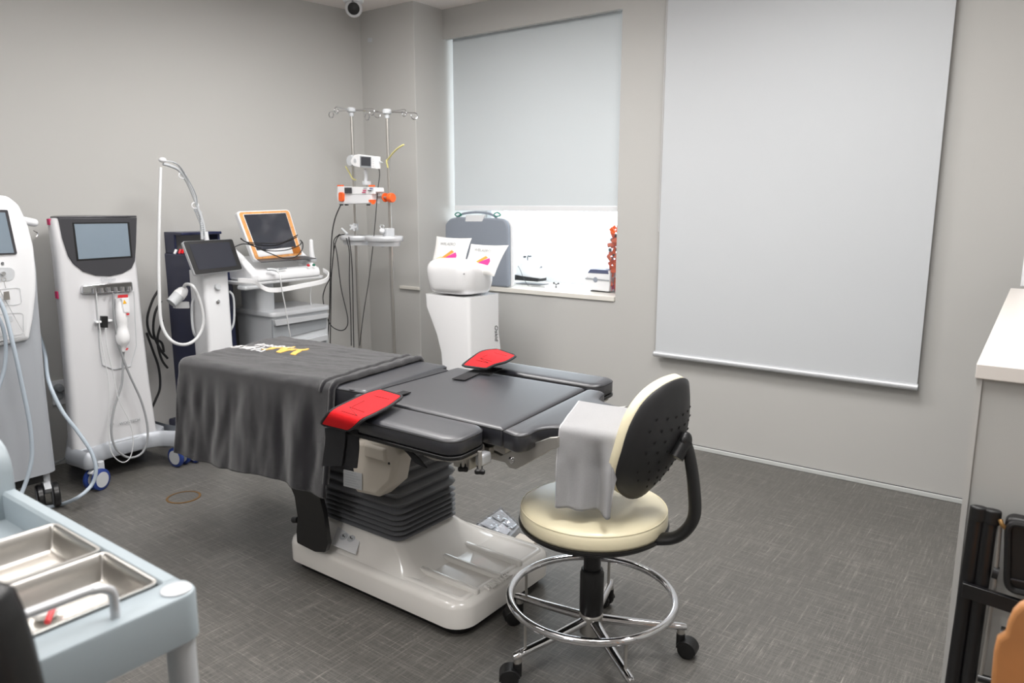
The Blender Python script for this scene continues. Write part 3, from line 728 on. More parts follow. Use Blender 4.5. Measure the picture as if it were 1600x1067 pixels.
for a in (35, 107, 179, 251, 323):
    A_ = math.radians(a); d = Vector((math.cos(A_), math.sin(A_), 0)); s_ = Vector((-d.y, d.x, 0)); c0 = Vector((cx, cy, 0))
    rr_ = []
    for r_, z_, hw, hh in ((.02, .115, .017, .014), (.10, .106, .016, .013), (.18, .098, .0145, .012), (.25, .094, .0135, .011), (.275, .092, .0135, .011), (.288, .090, .009, .009)):
        p = c0+d*r_+Vector((0, 0, z_))
        rr_.append([p+s_*hw*math.cos(k*PI/7)+Vector((0, 0, hh*math.sin(k*PI/7))) for k in range(14)])
    leg = MB().rings(rr_).build('base_arm', 'chrome', st)
    e = c0+d*.272
    MB().cyl(e+Vector((0, 0, .068)), e+Vector((0, 0, .095)), .0115).build('arm_socket', 'satin', leg)
    q_ = c0+d*.245
    MB().cyl(q_+Vector((0, 0, .10)), q_+Vector((0, 0, .183)), .0045).build('ring_strut', 'satin', leg)
    # castor
    hd = A_+(-.5, 1.2, .9, -.6, 1.0)[(35, 107, 179, 251, 323).index(a)]
    h = Vector((math.cos(hd), math.sin(hd), 0)); ax = Vector((-h.y, h.x, 0)); R_ = .026; wc = e+h*.022+Vector((0, 0, R_))
    ho = MB().cyl(e+Vector((0, 0, .028)), e+Vector((0, 0, .07)), .013)
    arc = [wc+h*(math.cos(x_)*R_*1.18)+Vector((0, 0, math.sin(x_)*R_*1.18)) for x_ in [PI*(-.05+1.0*k/10) for k in range(11)]]
    inn = [wc+h*(math.cos(x_)*R_*.8)+Vector((0, 0, math.sin(x_)*R_*.8)) for x_ in [PI*(-.05+1.0*k/10) for k in range(11)]]
    ho.rings([[p-ax*.022 for p in arc+inn[::-1]], [p+ax*.022 for p in arc+inn[::-1]]])
    ho = ho.build('castor', 'black', st, bevel=.0015, seg=2)
    for sg in (-1, 1):
        MB().lathe(wc+ax*sg*.013, [(R_*.86, -.009), (R_, -.006), (R_, .006), (R_*.86, .009), (R_*.6, .0095), (.001, .0105)] if sg > 0 else [(.001, -.0105), (R_*.6, -.0095), (R_*.86, -.009), (R_, -.006), (R_, .006), (R_*.86, .009)], 28, ax).build('wheel', 'black', ho)
rcn = Vector((cx, cy, .19)); RR = .247
MB().tube([rcn+Vector((RR*math.cos(a*PI/40), RR*math.sin(a*PI/40), 0)) for a in range(80)], .0115, 14, smooth=False, closed=True).build('foot_ring', 'chrome', st)
# backrest
hv = Vector((.10, .995, 0)).normalized(); uv_ = Vector((.27, -.03, .95)).normalized(); nv = hv.cross(uv_).normalized()   # nv points +x-ish (rear)
if nv.x < 0: nv = -nv
bc = atY(1041, 694, 1.78)
def back_surf(a, b, off):
    # a,b in -1..1 disc coords -> rounded bean
    x = a*.152; y = b*.182*(1-.05*a*a)
    dep = -.050*(a*a)+.010*math.cos(b*2.6)-.018*b*b
    return bc+hv*x+uv_*y+nv*(dep+off)
def disc(off_f, n=56, rings_=10):
    vs = []; 
    for i in range(1, rings_+1):
        r = i/rings_
        for k in range(n):
            a = 2*PI*k/n; sx = abs(math.cos(a))**.86*(1 if math.cos(a) > 0 else -1); sy = abs(math.sin(a))**.86*(1 if math.sin(a) > 0 else -1)
            vs.append(back_surf(r*sx, r*sy, off_f(r)))
    return vs
def shell(f_front, f_back, n=56, R_=10):
    a = disc(f_front, n, R_); b = disc(f_back, n, R_); ca = back_surf(0, 0, f_front(0)); cb = back_surf(0, 0, f_back(0))
    vs = a+b+[ca, cb]; fs = []; N_ = n*R_
    for base, flip in ((0, 0), (N_, 1)):
        for i in range(R_-1):
            for k in range(n):
                q = (base+i*n+k, base+i*n+(k+1) % n, base+(i+1)*n+(k+1) % n, base+(i+1)*n+k); fs.append(q[::-1] if flip else q)
        cidx = 2*N_+flip
        for k in range(n): fs.append((cidx, base+k, base+(k+1) % n))
    for k in range(n): fs.append(((R_-1)*n+k, (R_-1)*n+(k+1) % n, N_+(R_-1)*n+(k+1) % n, N_+(R_-1)*n+k))
    return MB().add(vs, fs)
bk = shell(lambda r: -.046-.006*(1-r**4)+.018*max(0, r-.85)/.15, lambda r: -.002).build('back_pad', 'vinyl', st, angle=80)
bs = shell(lambda r: -.003, lambda r: .012*(1-r**3)+.004).build('back_shell', 'shellb', st, angle=80)
for i in range(-3, 4):
    for j in range(-4, 4):
        a_, b_ = i*.22+(.11 if j % 2 else 0), j*.17
        if a_*a_+b_*b_ > .6 or (abs(a_) < .2 and abs(b_) < .3): continue
        p = back_surf(a_, b_, .012*(1-math.hypot(a_, b_)**3)+.0042)
        MB().lathe(p+nv*.0005, [(.0045, 0), (.0045, .0005), (.001, .0005)], 8, nv).build('vent_hole', 'hole', bs)
# back arm
pv = back_surf(.0, -.05, .03)
arm = [Vector((cx+.10, cy+.01, SZ-.085)), atY(1030, 842, 1.80), atY(1062, 836, 1.81), atY(1084, 808, 1.82), atY(1084, 760, 1.815), atY(1078, 715, 1.81), atY(1071, 688, 1.80)]
P = catmull(arm, 8); rr_ = []
wd = Vector((-.15, .99, 0)).normalized()
for i, p in enumerate(P):
    tn = (P[min(i+1, len(P)-1)]-P[max(i-1, 0)]).normalized(); n_ = tn.cross(wd).normalized(); k = i/(len(P)-1)
    hw = .030-.006*k; ht = .013+.004*math.sin(k*PI)
    rr_.append([p+wd*hw*math.cos(x_)*1.0+n_*ht*math.sin(x_) for x_ in [2*PI*q/14 for q in range(14)]])
MB().rings(rr_).build('back_arm', 'black', st, bevel=0, angle=60)
MB().ball(arm[-1], .024, 16, 10, (.7, 1, 1)).build('pivot', 'black', st)
MB().cyl(arm[-1]+(pv-arm[-1])*1.25, arm[-1], .020).build('pivot_mount', 'black', st)

# ------------------------------------------------------------------ wrapped packs on floor behind the table base
t = thing('parts_tray', 'flat tray of wrapped parts in clear plastic on the floor', 'tray', atZ(775, 815, 0))
b4 = [atZ(742, 822, .03), atZ(793, 843, .03), atZ(812, 822, .03), atZ(783, 795, .03)]
b4b = [Vector((p.x, p.y, 0)) for p in b4]
pr = MB().rings([b4b, b4]).build('tray_body', 'lgrey', t, bevel=.004)
for k, (u, v) in enumerate(((.08, .1), (.55, .1), (.08, .55), (.55, .55))):
    P4 = [bil(b4, u, v), bil(b4, u+.38, v), bil(b4, u+.38, v+.36), bil(b4, u, v+.36)]
    MB().quad(P4, .004, off=.008+.003*(k % 2)).build('wrapped_part', ('alu', 'white', 'label', 'alu')[k], t, bevel=.002)
vs = []; fs = []; n_ = 16
for i in range(n_):
    for j in range(n_):
        p = bil(b4, -.03+1.06*i/(n_-1), -.03+1.06*j/(n_-1)); e = min(i, j, n_-1-i, n_-1-j)
        vs.append(p+Vector((0, 0, .013+random.uniform(0, .007) if e else -.004)))
for i in range(n_-1):
    for j in range(n_-1): a = i*n_+j; fs.append((a, a+1, a+n_+1, a+n_))
MB().add(vs, fs).build('plastic_film', 'clear', t, smooth=False)
b5 = [atZ(797, 846, .035), atZ(825, 858, .035), atZ(840, 843, .035), atZ(812, 832, .035)]
tag(MB().rings([[Vector((p.x, p.y, 0)) for p in b5], b5]).build('carton', 'cream2', bevel=.003), 'small grey beige carton on the floor beside the parts tray', 'box')

# ------------------------------------------------------------------ machine A: far left laser
mx = -3.52
t = thing('laser_machine', 'large white and silver laser machine cut off at the left edge', 'machine', (-3.75, 1.1, 0))
def yz(px, py, X=mx): p = atX(px, py, X); return (p.y, p.z)
# grey body loft over z
secs = [(atX(px, py, -3.57).z, atX(px, py, -3.57).y) for px, py in ((88, 733), (87, 725), (79, 660), (72, 600), (66, 530), (61, 470), (58, 420), (53, 385), (44, 350), (28, 322))]
secs[-1] = (secs[-1][0], secs[-1][1]-.03)
rgs = []
for z_, yr in secs:
    rgs.append([(x, y, z_) for x, y in rrect(-4.02, mx-.012-.008-(.03 if z_ > 1.2 else 0), .84+(.1 if z_ > 1.25 else 0), yr, .05, 6)])
MB().rings(rgs).build('body', 'sgrey', t, angle=60)
wp = [yz(-90, 560), yz(46, 531), yz(52, 500), yz(57, 455), yz(57, 425), yz(53, 385), yz(44, 350), yz(30, 320), yz(12, 306), yz(-90, 300)]
wpp = fillet(wp, .015)
MB().rings([[(x_, y, z) for y, z in inset(wpp, d)] for x_, d in ((mx-.10, 0), (mx-.008, 0), (mx, .006), (mx+.004, .02))]).build('front_panel', 'white', t, angle=50)
sc = MB().quad([atX(-60, 400, mx+.010), atX(27, 397, mx+.010), atX(12, 328, mx+.010), atX(-60, 326, mx+.010)], .004, .03).build('screen_bezel', 'dgrey', t)
MB().quad([atX(-60, 398, mx+.012), atX(22, 395, mx+.012), atX(8, 332, mx+.012), atX(-60, 330, mx+.012)], .002).build('screen', 'screen2', sc)
rp = MB().quad([atX(-40, 442, mx+.006), atX(23, 438, mx+.006), atX(23, 418, mx+.006), atX(-40, 418, mx+.006)], .002, .4).build('key_recess', 'lgrey', t)
MB().lathe(atX(4, 427, mx+.006), [(.008, 0), (.008, .012), (.001, .012)], 16, (1, 0, 0)).build('key_switch', 'chrome', rp)
kr = atX(6, 437, mx+.02)
MB().tube([kr+Vector((0, .008*math.cos(a*PI/6), .008*math.sin(a*PI/6))) for a in range(12)], .0012, 6, smooth=False, closed=True).build('key_ring', 'steel', rp)
MB().tube([kr+Vector((0, 0, -.008)), kr+Vector((0, .003, -.035))], .001, 5).build('key_chain', 'steel', rp)
MB().quad([atX(6, 469, mx+.02), atX(16, 468, mx+.02), atX(14, 455, mx+.02), atX(6, 456, mx+.02)], .003).build('key_fob', 'steel', rp)
for (a, b, c_, d_) in (((-40, 482), (34, 475), (31, 449), (-40, 456)), ((-40, 530), (37, 522), (36, 488), (-40, 494))):
    q = [atX(*a, mx+.006), atX(*b, mx+.006), atX(*c_, mx+.006), atX(*d_, mx+.006)]
    MB().tube([bil(q, u, v) for u, v in fillet([(0, 0), (1, 0), (1, 1), (0, 1)], .12, 4)], .0008, 5, smooth=False, closed=True).build('panel_groove', 'lgrey', t)
MB().quad([atX(14, 503, mx+.006), atX(20, 502, mx+.006), atX(19, 493, mx+.006), atX(13, 494, mx+.006)], .002, .45).build('latch', 'lgrey', t)
text('e', .026, 'brand_letter', 'txtdark', t, basis(atX(4, 411, mx+.006), (0, 1, 0), (0, 0, 1)), .0005)
MB().cyl(atX(-20, 520, mx), atX(-20, 520, mx+.04), .03).build('hose_port', 'black', t)
MB().cyl(atX(34, 344, -3.75), atX(53, 348, -3.75), .018).ball(atX(53, 348, -3.75), .018).build('handpiece_holder', 'white', t)
MB().tube([atX(52, 360, -3.75), atX(59, 365, -3.75), atX(57, 370, -3.75)], .003, 6).build('hook', 'chrome', t)
MB().box((-3.98, .9, .13), (-3.56, 1.28, .17)).build('chassis', 'black', t)
for x, y, a in ((-3.595, 1.30, -.25), (-3.95, 1.25, 2), (-3.6, .93, 1), (-3.95, .93, 2.4)):
    castor(t, x, y, a, r=.058, wdt=.028, tyre='sblack', hub='mgrey', fork='lgrey', top=.16, gap=.016)
def hose(pts, r, m, label, name='hose', cat='hose', sub=8, group=None):
    return tag(MB().tube(pts, r, 10, sub=sub).build(name, m), label, cat, group)
hose([atX(-8, 455, -3.46), atX(8, 490, -3.44), atX(22, 545, -3.42), atX(34, 600, -3.42), atX(46, 660, -3.42), atX(50, 705, -3.42), atX(46, 735, -3.42), atX(36, 765, -3.42), atX(20, 800, -3.4)], .0085, 'hose', 'thick blue grey hose hanging down the front of the leftmost machine')
hose([atX(-6, 490, -3.47), atX(4, 510, -3.46), atX(9, 540, -3.46), atX(6, 580, -3.46), atX(-8, 620, -3.46)], .0075, 'hose', 'short blue grey hose loop at the very left edge of the photo')
hose([atX(60, 520, -3.95), atX(70, 552, -3.85), atX(76, 595, -3.62), atX(96, 640, -3.55), atX(122, 675, -3.5), atX(143, 707, -3.46), atX(150, 735, -3.44), atX(143, 758, -3.44), atX(122, 777, -3.42), atZ(95, 788, .009), atZ(70, 792, .009), atZ(45, 785, .009), atZ(20, 800, .009)], .0085, 'hose', 'blue grey hose looping from behind the leftmost machine to the floor')

# ------------------------------------------------------------------ machine B: white console with dark bezel
FX = -3.72
t = thing('treatment_console', 'tall white treatment console with dark bezel screen and hanging handpiece', 'machine', (-3.9, 1.7, 0))
rgs = []
for z_, ya, yb2, xf in ((.150, 1.478, 1.900, FX+.01), (.22, 1.482, 1.895, FX+.005), (.45, 1.492, 1.885, FX), (.8, 1.500, 1.876, FX), (1.1, 1.502, 1.876, FX-.003), (1.27, 1.500, 1.878, FX-.006), (1.285, 1.506, 1.872, FX-.012)):
    rgs.append([(x, y, z_) for x, y in fillet([(-4.05, ya+.15), (-3.80, ya+.006), (xf, ya), (xf, yb2), (-3.80, yb2-.004), (-4.05, yb2-.12)], [.03, .04, .03, .03, .04, .03], 6)])
MB().rings(rgs).build('body', 'cwhite', t, angle=50)
X_ = FX+.004
bzp = [atX(*p, X_) for p in ((92, 341), (98, 372), (107, 400), (115, 412), (130, 424), (150, 430.5), (172, 431.5), (192, 427), (206, 419), (211, 408), (213, 380), (214, 340))]
bz_ = MB().prismX([(p.y, p.z) for p in bzp], FX-.01, X_).build('bezel', 'dgrey', t, bevel=.002)
MB().prism([(-4.04, 1.64), (-3.79, bzp[0].y-.006), (X_, bzp[0].y-.002), (X_, bzp[-1].y), (-3.79, bzp[-1].y-.004), (-4.04, 1.75)], 1.2835, 1.292).build('top_cap', 'dgrey', t, bevel=.003)
MB().quad([atX(120, 408, X_+.001), atX(207, 402.5, X_+.001), atX(202, 347, X_+.001), atX(113, 348, X_+.001)], .003).build('screen_rim', 'black', bz_)
MB().quad([atX(123, 405, X_+.003), atX(204, 400, X_+.003), atX(199, 349, X_+.003), atX(116, 350, X_+.003)], .003).build('screen', 'screen2', bz_)
# recess niche frame + chrome rail
ncv = [atX(*p, X_) for p in ((150, 462), (209, 455), (213, 540), (204, 572), (178, 577), (160, 570), (156, 545))]
MB().tube(ncv, .002, 6, closed=True, smooth=False).build('niche_edge', 'lgrey', t)
MB().prismX([(p.y, p.z) for p in ncv], FX-.002, FX+.0035).build('niche', 'cwhite', t)
rl = [atX(129, 447, FX+.03), atX(208, 441, FX+.03)]
ra, rb = atX(129, 459, FX+.022), atX(208, 455, FX+.022)
rail_o = MB().quad([ra, rb, atX(207, 440, FX+.022), atX(130, 446, FX+.022)], .022, .2).build('chrome_rail', 'chrome', t, bevel=.004)
for k in range(6):
    u = .22+.14*k; p = ra.lerp(rb, u)+Vector((.004, 0, .012))
    MB().cyl(p+Vector((0, 0, -.012)), p+Vector((0, 0, .012)), .009, 14).build('hook', 'chrome', rail_o)
text('Oligio', .030, 'brand_text', 'lgrey', t, basis(atX(169, 436.5, X_), (0, 1, 0), (0, 0, 1)), .0005)
text('WONTECH', .020, 'maker_text', 'txtgrey', t, basis(atX(203, 659, FX+.010), (0, 1, 0), (0, 0, 1)), .0005)
MB().tube([atX(175, 664, FX+.010)+Vector((0, .009*math.cos(a*PI/8), .009*math.sin(a*PI/8))) for a in range(13)], .0012, 5, smooth=False).build('maker_logo', 'txtgrey', t)
for (a, b, c_, d_) in (((76, 347), (82, 346), (80, 339), (76, 340)), ((97, 466), (103, 465), (102, 454), (96, 455))):
    pass
for px, py, h_ in ((83, 346.5, .014), (100, 460, .017)):
    p = atX(px, py, -3.765); MB().box((-3.778, 1.4985, p.z-h_), (-3.752, 1.52, p.z+h_)).build('tape_mark', 'pink', t, bevel=.001)
# skirt base with wings
sk = [(-4.08, 1.60), (-3.78, 1.462), (-3.66, 1.475), (-3.60, 1.475), (-3.59, 1.525), (-3.66, 1.56), (-3.69, 1.62), (-3.69, 1.79), (-3.67, 1.87), (-3.59, 1.92), (-3.56, 1.985), (-3.62, 2.03), (-3.74, 1.99), (-4.12, 1.97)]
MB().rings([[(x, y, z) for x, y in finset(sk, .022, d, 6)] for d, z in ((.004, .112), (0, .118), (0, .15), (.006, .172), (.014, .186), (.022, .192))], True, False).build('base_skirt', 'sgrey', t, angle=60)
MB().prism([(-4.04, 1.62), (-3.76, 1.50), (-3.70, 1.50), (-3.70, 1.90), (-3.76, 1.95), (-4.04, 1.95)], .12, .186).build('base_plate', 'sgrey', t, bevel=.004)
for x, y, a in ((-3.63, 1.555, -1.2), (-3.645, 1.94, .2), (-4.03, 1.66, -1.7), (-4.06, 1.93, 2.)):
    castor(t, x, y, a, r=.052, wdt=.02, tyre='blue', hub='lgrey', fork='lgrey', top=.13, gap=.014)
# handpiece on console
t = thing('treatment_handpiece', 'white bulbous handpiece hanging in the niche of the white console', 'handpiece', atX(190, 510, FX+.03))
ha, hb = atX(189, 466, FX+.032), atX(193, 549, FX+.032); hd = (hb-ha)
prof = [(.016, 0), (.0175, .004), (.0175, .045), (.019, .05), (.0195, .1), (.018, .125), (.0155, .145), (.0185, .165), (.0225, .19), (.022, .215), (.0175, .235), (.009, .248), (.008, .275)]
s_ = hd.length/.275
MB().lathe(ha, [(r*1.45, h*s_) for r, h in prof], 28, hd).build('body', 'gwhite', t, angle=50)
pz = FX+.064
l1 = MB().quad([atX(194, 488, pz), atX(203, 487, pz), atX(201, 464, pz), atX(190, 465, pz)], .001).build('warning_label', 'white', t)
MB().quad([atX(184, 465.5, pz), atX(200, 464.5, pz), atX(200, 460, pz), atX(184, 461, pz)], .0012, off=.0004).build('red_strip', 'rbutton', l1)
MB().quad([atX(198, 492.5, pz), atX(202, 492, pz), atX(202, 489, pz), atX(197, 489.5, pz)], .0012, off=.0004).build('red_strip', 'rbutton', l1)
tp = [atX(192, 475, pz), atX(198, 474, pz), atX(194, 468, pz)]
MB().rings([[p+Vector((0, 0, 0)) for p in tp], [p+Vector((.001, 0, 0)) for p in tp]]).build('warning_triangle', mat('warning_yellow', (240, 180, 30), .5), l1)
MB().quad([atX(196, 547, pz-.012), atX(199, 547, pz-.012), atX(201, 544, pz-.012), atX(198, 543.5, pz-.012)], .001).build('red_mark', 'rbutton', t)
MB().box(tuple(atX(147, 505, FX+.006)), tuple(atX(176, 499, FX+.03))).build('holder', 'white', t, bevel=.004)
MB().quad([atX(160, 512, FX+.034), atX(169, 512, FX+.034), atX(169, 494, FX+.034), atX(159, 494, FX+.034)], .02).build('connector', 'black', t, bevel=.002)
hose([hb, atX(192, 565, FX+.03), atX(190, 600, FX+.04), atX(178, 640, FX+.05), atX(174, 675, FX+.06), atX(182, 702, FX+.06), atX(203, 715, FX+.06), atX(224, 705, FX+.06), atX(231, 675, FX+.06), atX(222, 630, FX+.05), atX(200, 580, FX+.04), atX(185, 535, FX+.03), atX(178, 490, FX+.03), atX(177, 458, FX+.03)], .0055, 'cable', 'thick grey handpiece cable hanging in a loop on the white console', 'handpiece_cable', 'cable')
hose([atX(165, 512, FX+.035), atX(167, 540, FX+.035), atX(176, 580, FX+.04), atX(186, 625, FX+.05), atX(203, 660, FX+.06), atX(208, 690, FX+.065), atX(203, 715, FX+.065), atX(190, 722, FX+.065), atX(174, 706, FX+.065), atX(170, 670, FX+.06), atX(170, 600, FX+.05), atX(158, 530, FX+.03), atX(150, 455, FX+.03)], .0025, 'hose2', 'thin white cord hanging in a loop on the white console', 'sensor_cable', 'cable')

# ------------------------------------------------------------------ machine C: navy machine with white column and tilted screen
NX = -3.78
t = thing('laser_machine', 'navy laser machine with white column, tilted black screen and arched hose arm', 'machine', (-3.95, 2.2, 0))
nl = atX(254, 395, -4.08); nr_y = 2.43
MB().box((-4.08, nl.y, .13), (NX, nr_y, nl.z)).build('body', 'navy', t, bevel=.008)
MB().box((-4.07, 2.14, .07), (-3.62, nr_y, .13)).build('base_plinth', 'navy', t, bevel=.01)
# recessed top tub
z0 = nl.z; tl_ = atX(259, 362, -4.07); ztop = tl_.z
tub = MB()
yA, yB = atX(257, 392, -4.07).y, nl.y+.25
tub.box((-4.07, yA, z0), (-3.96, yA+.015, ztop-.01)).box((-4.07, yA, z0), (-4.05, yB, ztop)).box((-4.07, yB-.015, z0), (NX-.12, yB, ztop)).box((-4.07, yA, ztop-.015), (-3.88, yB, ztop)).box((-4.07, yA, z0), (NX-.01, yB, z0+.008))
tub.build('top_tub', 'navy', t, bevel=.005)
for k, (px, py, m_) in enumerate(((272, 390, 'white'), (279, 388, 'rbutton'), (284, 391, 'red'), (289, 389, 'white'), (294, 391, 'alu'))):
    p = atX(px, py, -3.83); p.z = z0+.008
    tag(MB().cyl(p, p+Vector((.0, .012, .022)), .007, 12).build('small_cap', m_), 'small %s cap in the open tray on top of the navy machine' % ('white', 'bright red', 'scarlet', 'pale round', 'silver')[k], 'cap')
# front white column
CX = -3.64
ca, cb_ = atX(318, 430, CX), atX(358, 430, CX)
MB().rings([[(x, y, z_) for x, y in rrect(NX-.01, CX, ca.y, cb_.y, .02, 5)] for z_ in (.13, ca.z+.02)]).build('front_column', 'white', t)
MB().box((NX-.02, ca.y-.02, .06), (CX+.06, cb_.y+.02, .14)).build('column_foot', 'sgrey', t, bevel=.01)
MB().lathe(atX(339, 448, CX), [(.017, 0), (.017, .012), (.014, .016), (.001, .016)], 24, (1, 0, 0)).build('knob', 'lgrey', t)
MB().lathe(atX(340, 471, CX), [(.011, 0), (.011, .006), (.008, .008), (.001, .008)], 24, (1, 0, 0)).build('key_switch', 'chrome', t)
MB().tube([atX(358, 455, CX-.03), atX(364, 462, CX-.02), atX(366, 480, CX-.02), atX(365, 505, CX-.02), atX(358, 520, CX-.03)], .006, 8).build('side_handle', 'lgrey', t)
sp4 = [atX(305, 430, -3.585), atX(379, 421, -3.585), atX(363, 373, -3.65), atX(285, 377, -3.65)]
so_ = MB().quad(sp4, .022, .06).build('screen_housing', 'lgrey', t, bevel=.003)
MB().quad([bil(sp4, u, v) for u, v in ((.008, .012), (.992, .012), (.992, .988), (.008, .988))], .004, .05, off=.002).build('screen_bezel', 'black', so_)
MB().quad([bil(sp4, u, v) for u, v in ((.10, .13), (.90, .13), (.90, .90), (.10, .90))], .002, off=.0032).build('screen', 'screen', so_)
MB().quad([atX(323, 440, CX-.02), atX(356, 438, CX-.02), atX(352, 410, CX-.03), atX(326, 410, CX-.03)], .02).build('screen_neck', 'lgrey', t)
# hook + handpiece on side
MB().quad([atX(274, 482, NX+.03), atX(297, 482, NX+.03), atX(296, 471, NX+.03), atX(276, 473, NX+.03)], .028, .2).build('handpiece_cradle', 'white', t, bevel=.003)
MB().tube([atX(304, 464, NX+.01), atX(300, 475, NX+.035), atX(300, 500, NX+.035), atX(303, 520, NX+.035), atX(309, 529, NX+.01)], .007, 8).build('side_handle', 'lgrey', t)
# arm
ax0 = -3.80
MB().cyl(atX(316, 374, ax0), atX(313, 330, ax0), .008).build('arm_post', 'lgrey', t)
ap = [atX(322, 374, ax0), atX(316, 345, ax0), atX(309, 325, ax0), atX(302, 305, ax0), atX(292, 283, ax0), atX(280, 266, ax0), atX(266, 259, ax0), atX(255, 256, ax0)]
MB().tube(ap, .0085, 10).build('arm_tube', 'lgrey', t)
MB().tube([atX(306, 318, ax0), atX(302, 300, ax0+.01), atX(288, 272, ax0+.01), atX(276, 256, ax0+.01), atX(264, 252, ax0+.01), atX(256, 252, ax0+.01)], .0035, 8).build('arm_cable', 'lgrey', t)
MB().tube([atX(308, 320, ax0+.01), atX(306, 304, ax0+.01), atX(291, 275, ax0+.015), atX(280, 259, ax0+.015), atX(270, 254, ax0+.01)], .003, 8).build('arm_cable', 'mgrey', t)
for px, py, ln in ((285, 274, .02), (305, 321, .012)):
    p = atX(px, py, ax0); MB().tube([p+Vector((0, .02*math.cos(a*PI/8), .016*math.sin(a*PI/8))) for a in range(16)], .0035, 6, smooth=False, closed=True).build('cable_clip', 'white', t)
q0 = [atX(306, 328, ax0+.006), atX(311, 340, ax0+.006), atX(316, 354, ax0+.006), atX(319, 366, ax0+.006)]
sp_m = MB()
pp_ = catmull(q0, 9)
for i in range(0, len(pp_)-1, 2):
    sp_m.tube([pp_[i]+Vector((.0, .010*math.cos(a*PI/6), .006*math.sin(a*PI/6))) for a in range(12)], .0022, 5, smooth=False, closed=True)
sp_m.build('coil_sleeve', 'mgrey', t)
MB().ball(atX(254, 250, ax0), .017, 18, 10, (1, 1.2, .8)).build('arm_head', 'white', t)
MB().cyl(atX(323, 375, ax0), atX(321, 362, ax0), .013).build('arm_socket', 'white', t)
castor(t, -3.625, 2.03, .15, r=.048, wdt=.018, tyre='blue', hub='lgrey', fork='white', top=.10, gap=.012)
castor(t, -3.60, 2.40, .15, r=.048, wdt=.018, tyre='blue', hub='lgrey', fork='white', top=.10, gap=.012)
castor(t, -3.98, 2.06, 2., r=.048, wdt=.018, tyre='blue', hub='lgrey', fork='white', top=.10, gap=.012)
castor(t, -3.98, 2.40, 2., r=.048, wdt=.018, tyre='blue', hub='lgrey', fork='white', top=.10, gap=.012)
hp_ = thing('laser_handpiece', 'white cylindrical handpiece held on the front of the navy machine', 'handpiece', atX(283, 465, NX+.05))
a_, b_ = atX(267, 474, NX+.055), atX(289, 452, NX+.055)
L_ = (b_-a_).length
MB().lathe(a_, [(.001, 0), (.028, .002), (.032, L_*.55)], 24, b_-a_).build('nozzle', 'lgrey', hp_)
MB().lathe(a_, [(.033, L_*.55), (.033, L_*.6), (.029, L_*.85), (.018, L_*1.03), (.008, L_*1.1)], 24, b_-a_).build('grip', 'gwhite', hp_)
hx = CX+.03
hose([atX(287, 450, NX+.06), atX(291, 444, NX+.10), atX(301, 447, hx), atX(309, 462, hx), atX(316, 485, hx), atX(317, 508, hx), atX(308, 528, hx), atX(291, 538, hx), atX(272, 535, hx), atX(258, 520, hx-.03), atX(251, 498, hx-.05), atX(249, 460, hx-.07), atX(248, 400, hx-.1), atX(249, 330, hx-.13), atX(251, 262, ax0)], .0085, 'hose2', 'long pale hose from the arched arm looping down to the handpiece')
# black cables behind
for k, pts in enumerate(([(250, 450), (238, 470), (230, 500), (236, 525), (252, 535), (256, 550)], [(252, 470), (242, 490), (240, 520), (250, 545), (262, 560)], [(229, 520), (238, 545), (248, 575), (250, 605), (243, 625), (236, 640)], [(254, 500), (246, 530), (252, 560), (262, 575)])):
    hose([atX(x, y, -3.95) for x, y in pts], .0065, 'bcable', ('outermost coiled black cable left of the navy machine', 'inner coiled black cable left of the navy machine', 'black cable hanging down to floor left of the navy machine', 'short black cable beside the navy machine')[k], 'cable', 'cable')

# ------------------------------------------------------------------ machine D: cart with ultrasound style device
KX = -3.55
t = thing('equipment_cart', 'pale grey equipment cart with drawers and loop handle below the orange trimmed screen', 'cart', (-3.75, 2.72, 0))
e0 = atX(425, 487, KX); e1 = atX(513, 478, KX); back = atY(368, 480, e0.y).x
zt = e0.z
MB().prism(rrect(back, KX, e0.y, e1.y, .02), .09, zt-.03).build('cabinet', 'lgrey', t)
MB().rings([[(x, y, z_) for x, y in inset(rrect(back-.01, KX+.02, e0.y-.015, e1.y+.01, .04, 6), d)] for z_, d in ((zt-.03, .0), (zt-.012, 0), (zt-.006, .004))]).build('cabinet_top', 'alu', t)
for pts in (((427, 533), (510, 512), (511, 489), (426, 500)), ((427, 575), (510, 552), (510, 522), (427, 541))):
    q = [atX(*p, KX+.006) for p in pts]
    dr = MB().quad(q, .012).build('drawer', 'mgrey', t, bevel=.002)
    hq = [bil(q, u, v) for u, v in ((.02, .72), (.98, .72), (1.0, 1.0), (0, 1.0))]
    MB().quad(hq, .025, .1, off=.02).build('drawer_handle', 'alu', dr, bevel=.003)
MB().rings([[(x, y, z_) for x, y in rrect(-3.86, -3.66, atX(404, 450, -3.66).y, atX(432, 450, -3.66).y+.0, .04, 6)] for z_ in (zt-.01, .93)]).build('column', 'lgrey', t)
sh0 = atX(362, 440, -3.75)
shz = .925
MB().rings([[(x, y, z_) for x, y in inset(rrect(-3.95, -3.56, 2.37, 2.92, .05, 6), d)] for z_, d in ((shz-.015, .004), (shz-.01, 0), (shz, 0))]).build('shelf', 'white', t)
hp3 = [atX(372, 438, -3.60), atX(396, 440, -3.52), atX(408, 448, -3.47), atX(420, 453, -3.45), atX(440, 452.5, -3.45), atX(470, 447, -3.45), atX(500, 441, -3.45), atX(511, 436, -3.47), atX(513, 428, -3.50), atX(505, 422, -3.56)]
P = catmull(hp3, 6)
MB().rings([[p+Vector((-.005, 0, -.013)), p+Vector((.005, 0, -.013)), p+Vector((.005, 0, .013)), p+Vector((-.005, 0, .013))] for p in P]).build('loop_handle', 'gwhite', t, bevel=.003)
MB().box((-3.64, 2.36, shz-.04), (-3.56, 2.46, shz-.015)).build('probe_cup', 'lgrey', t, bevel=.01)
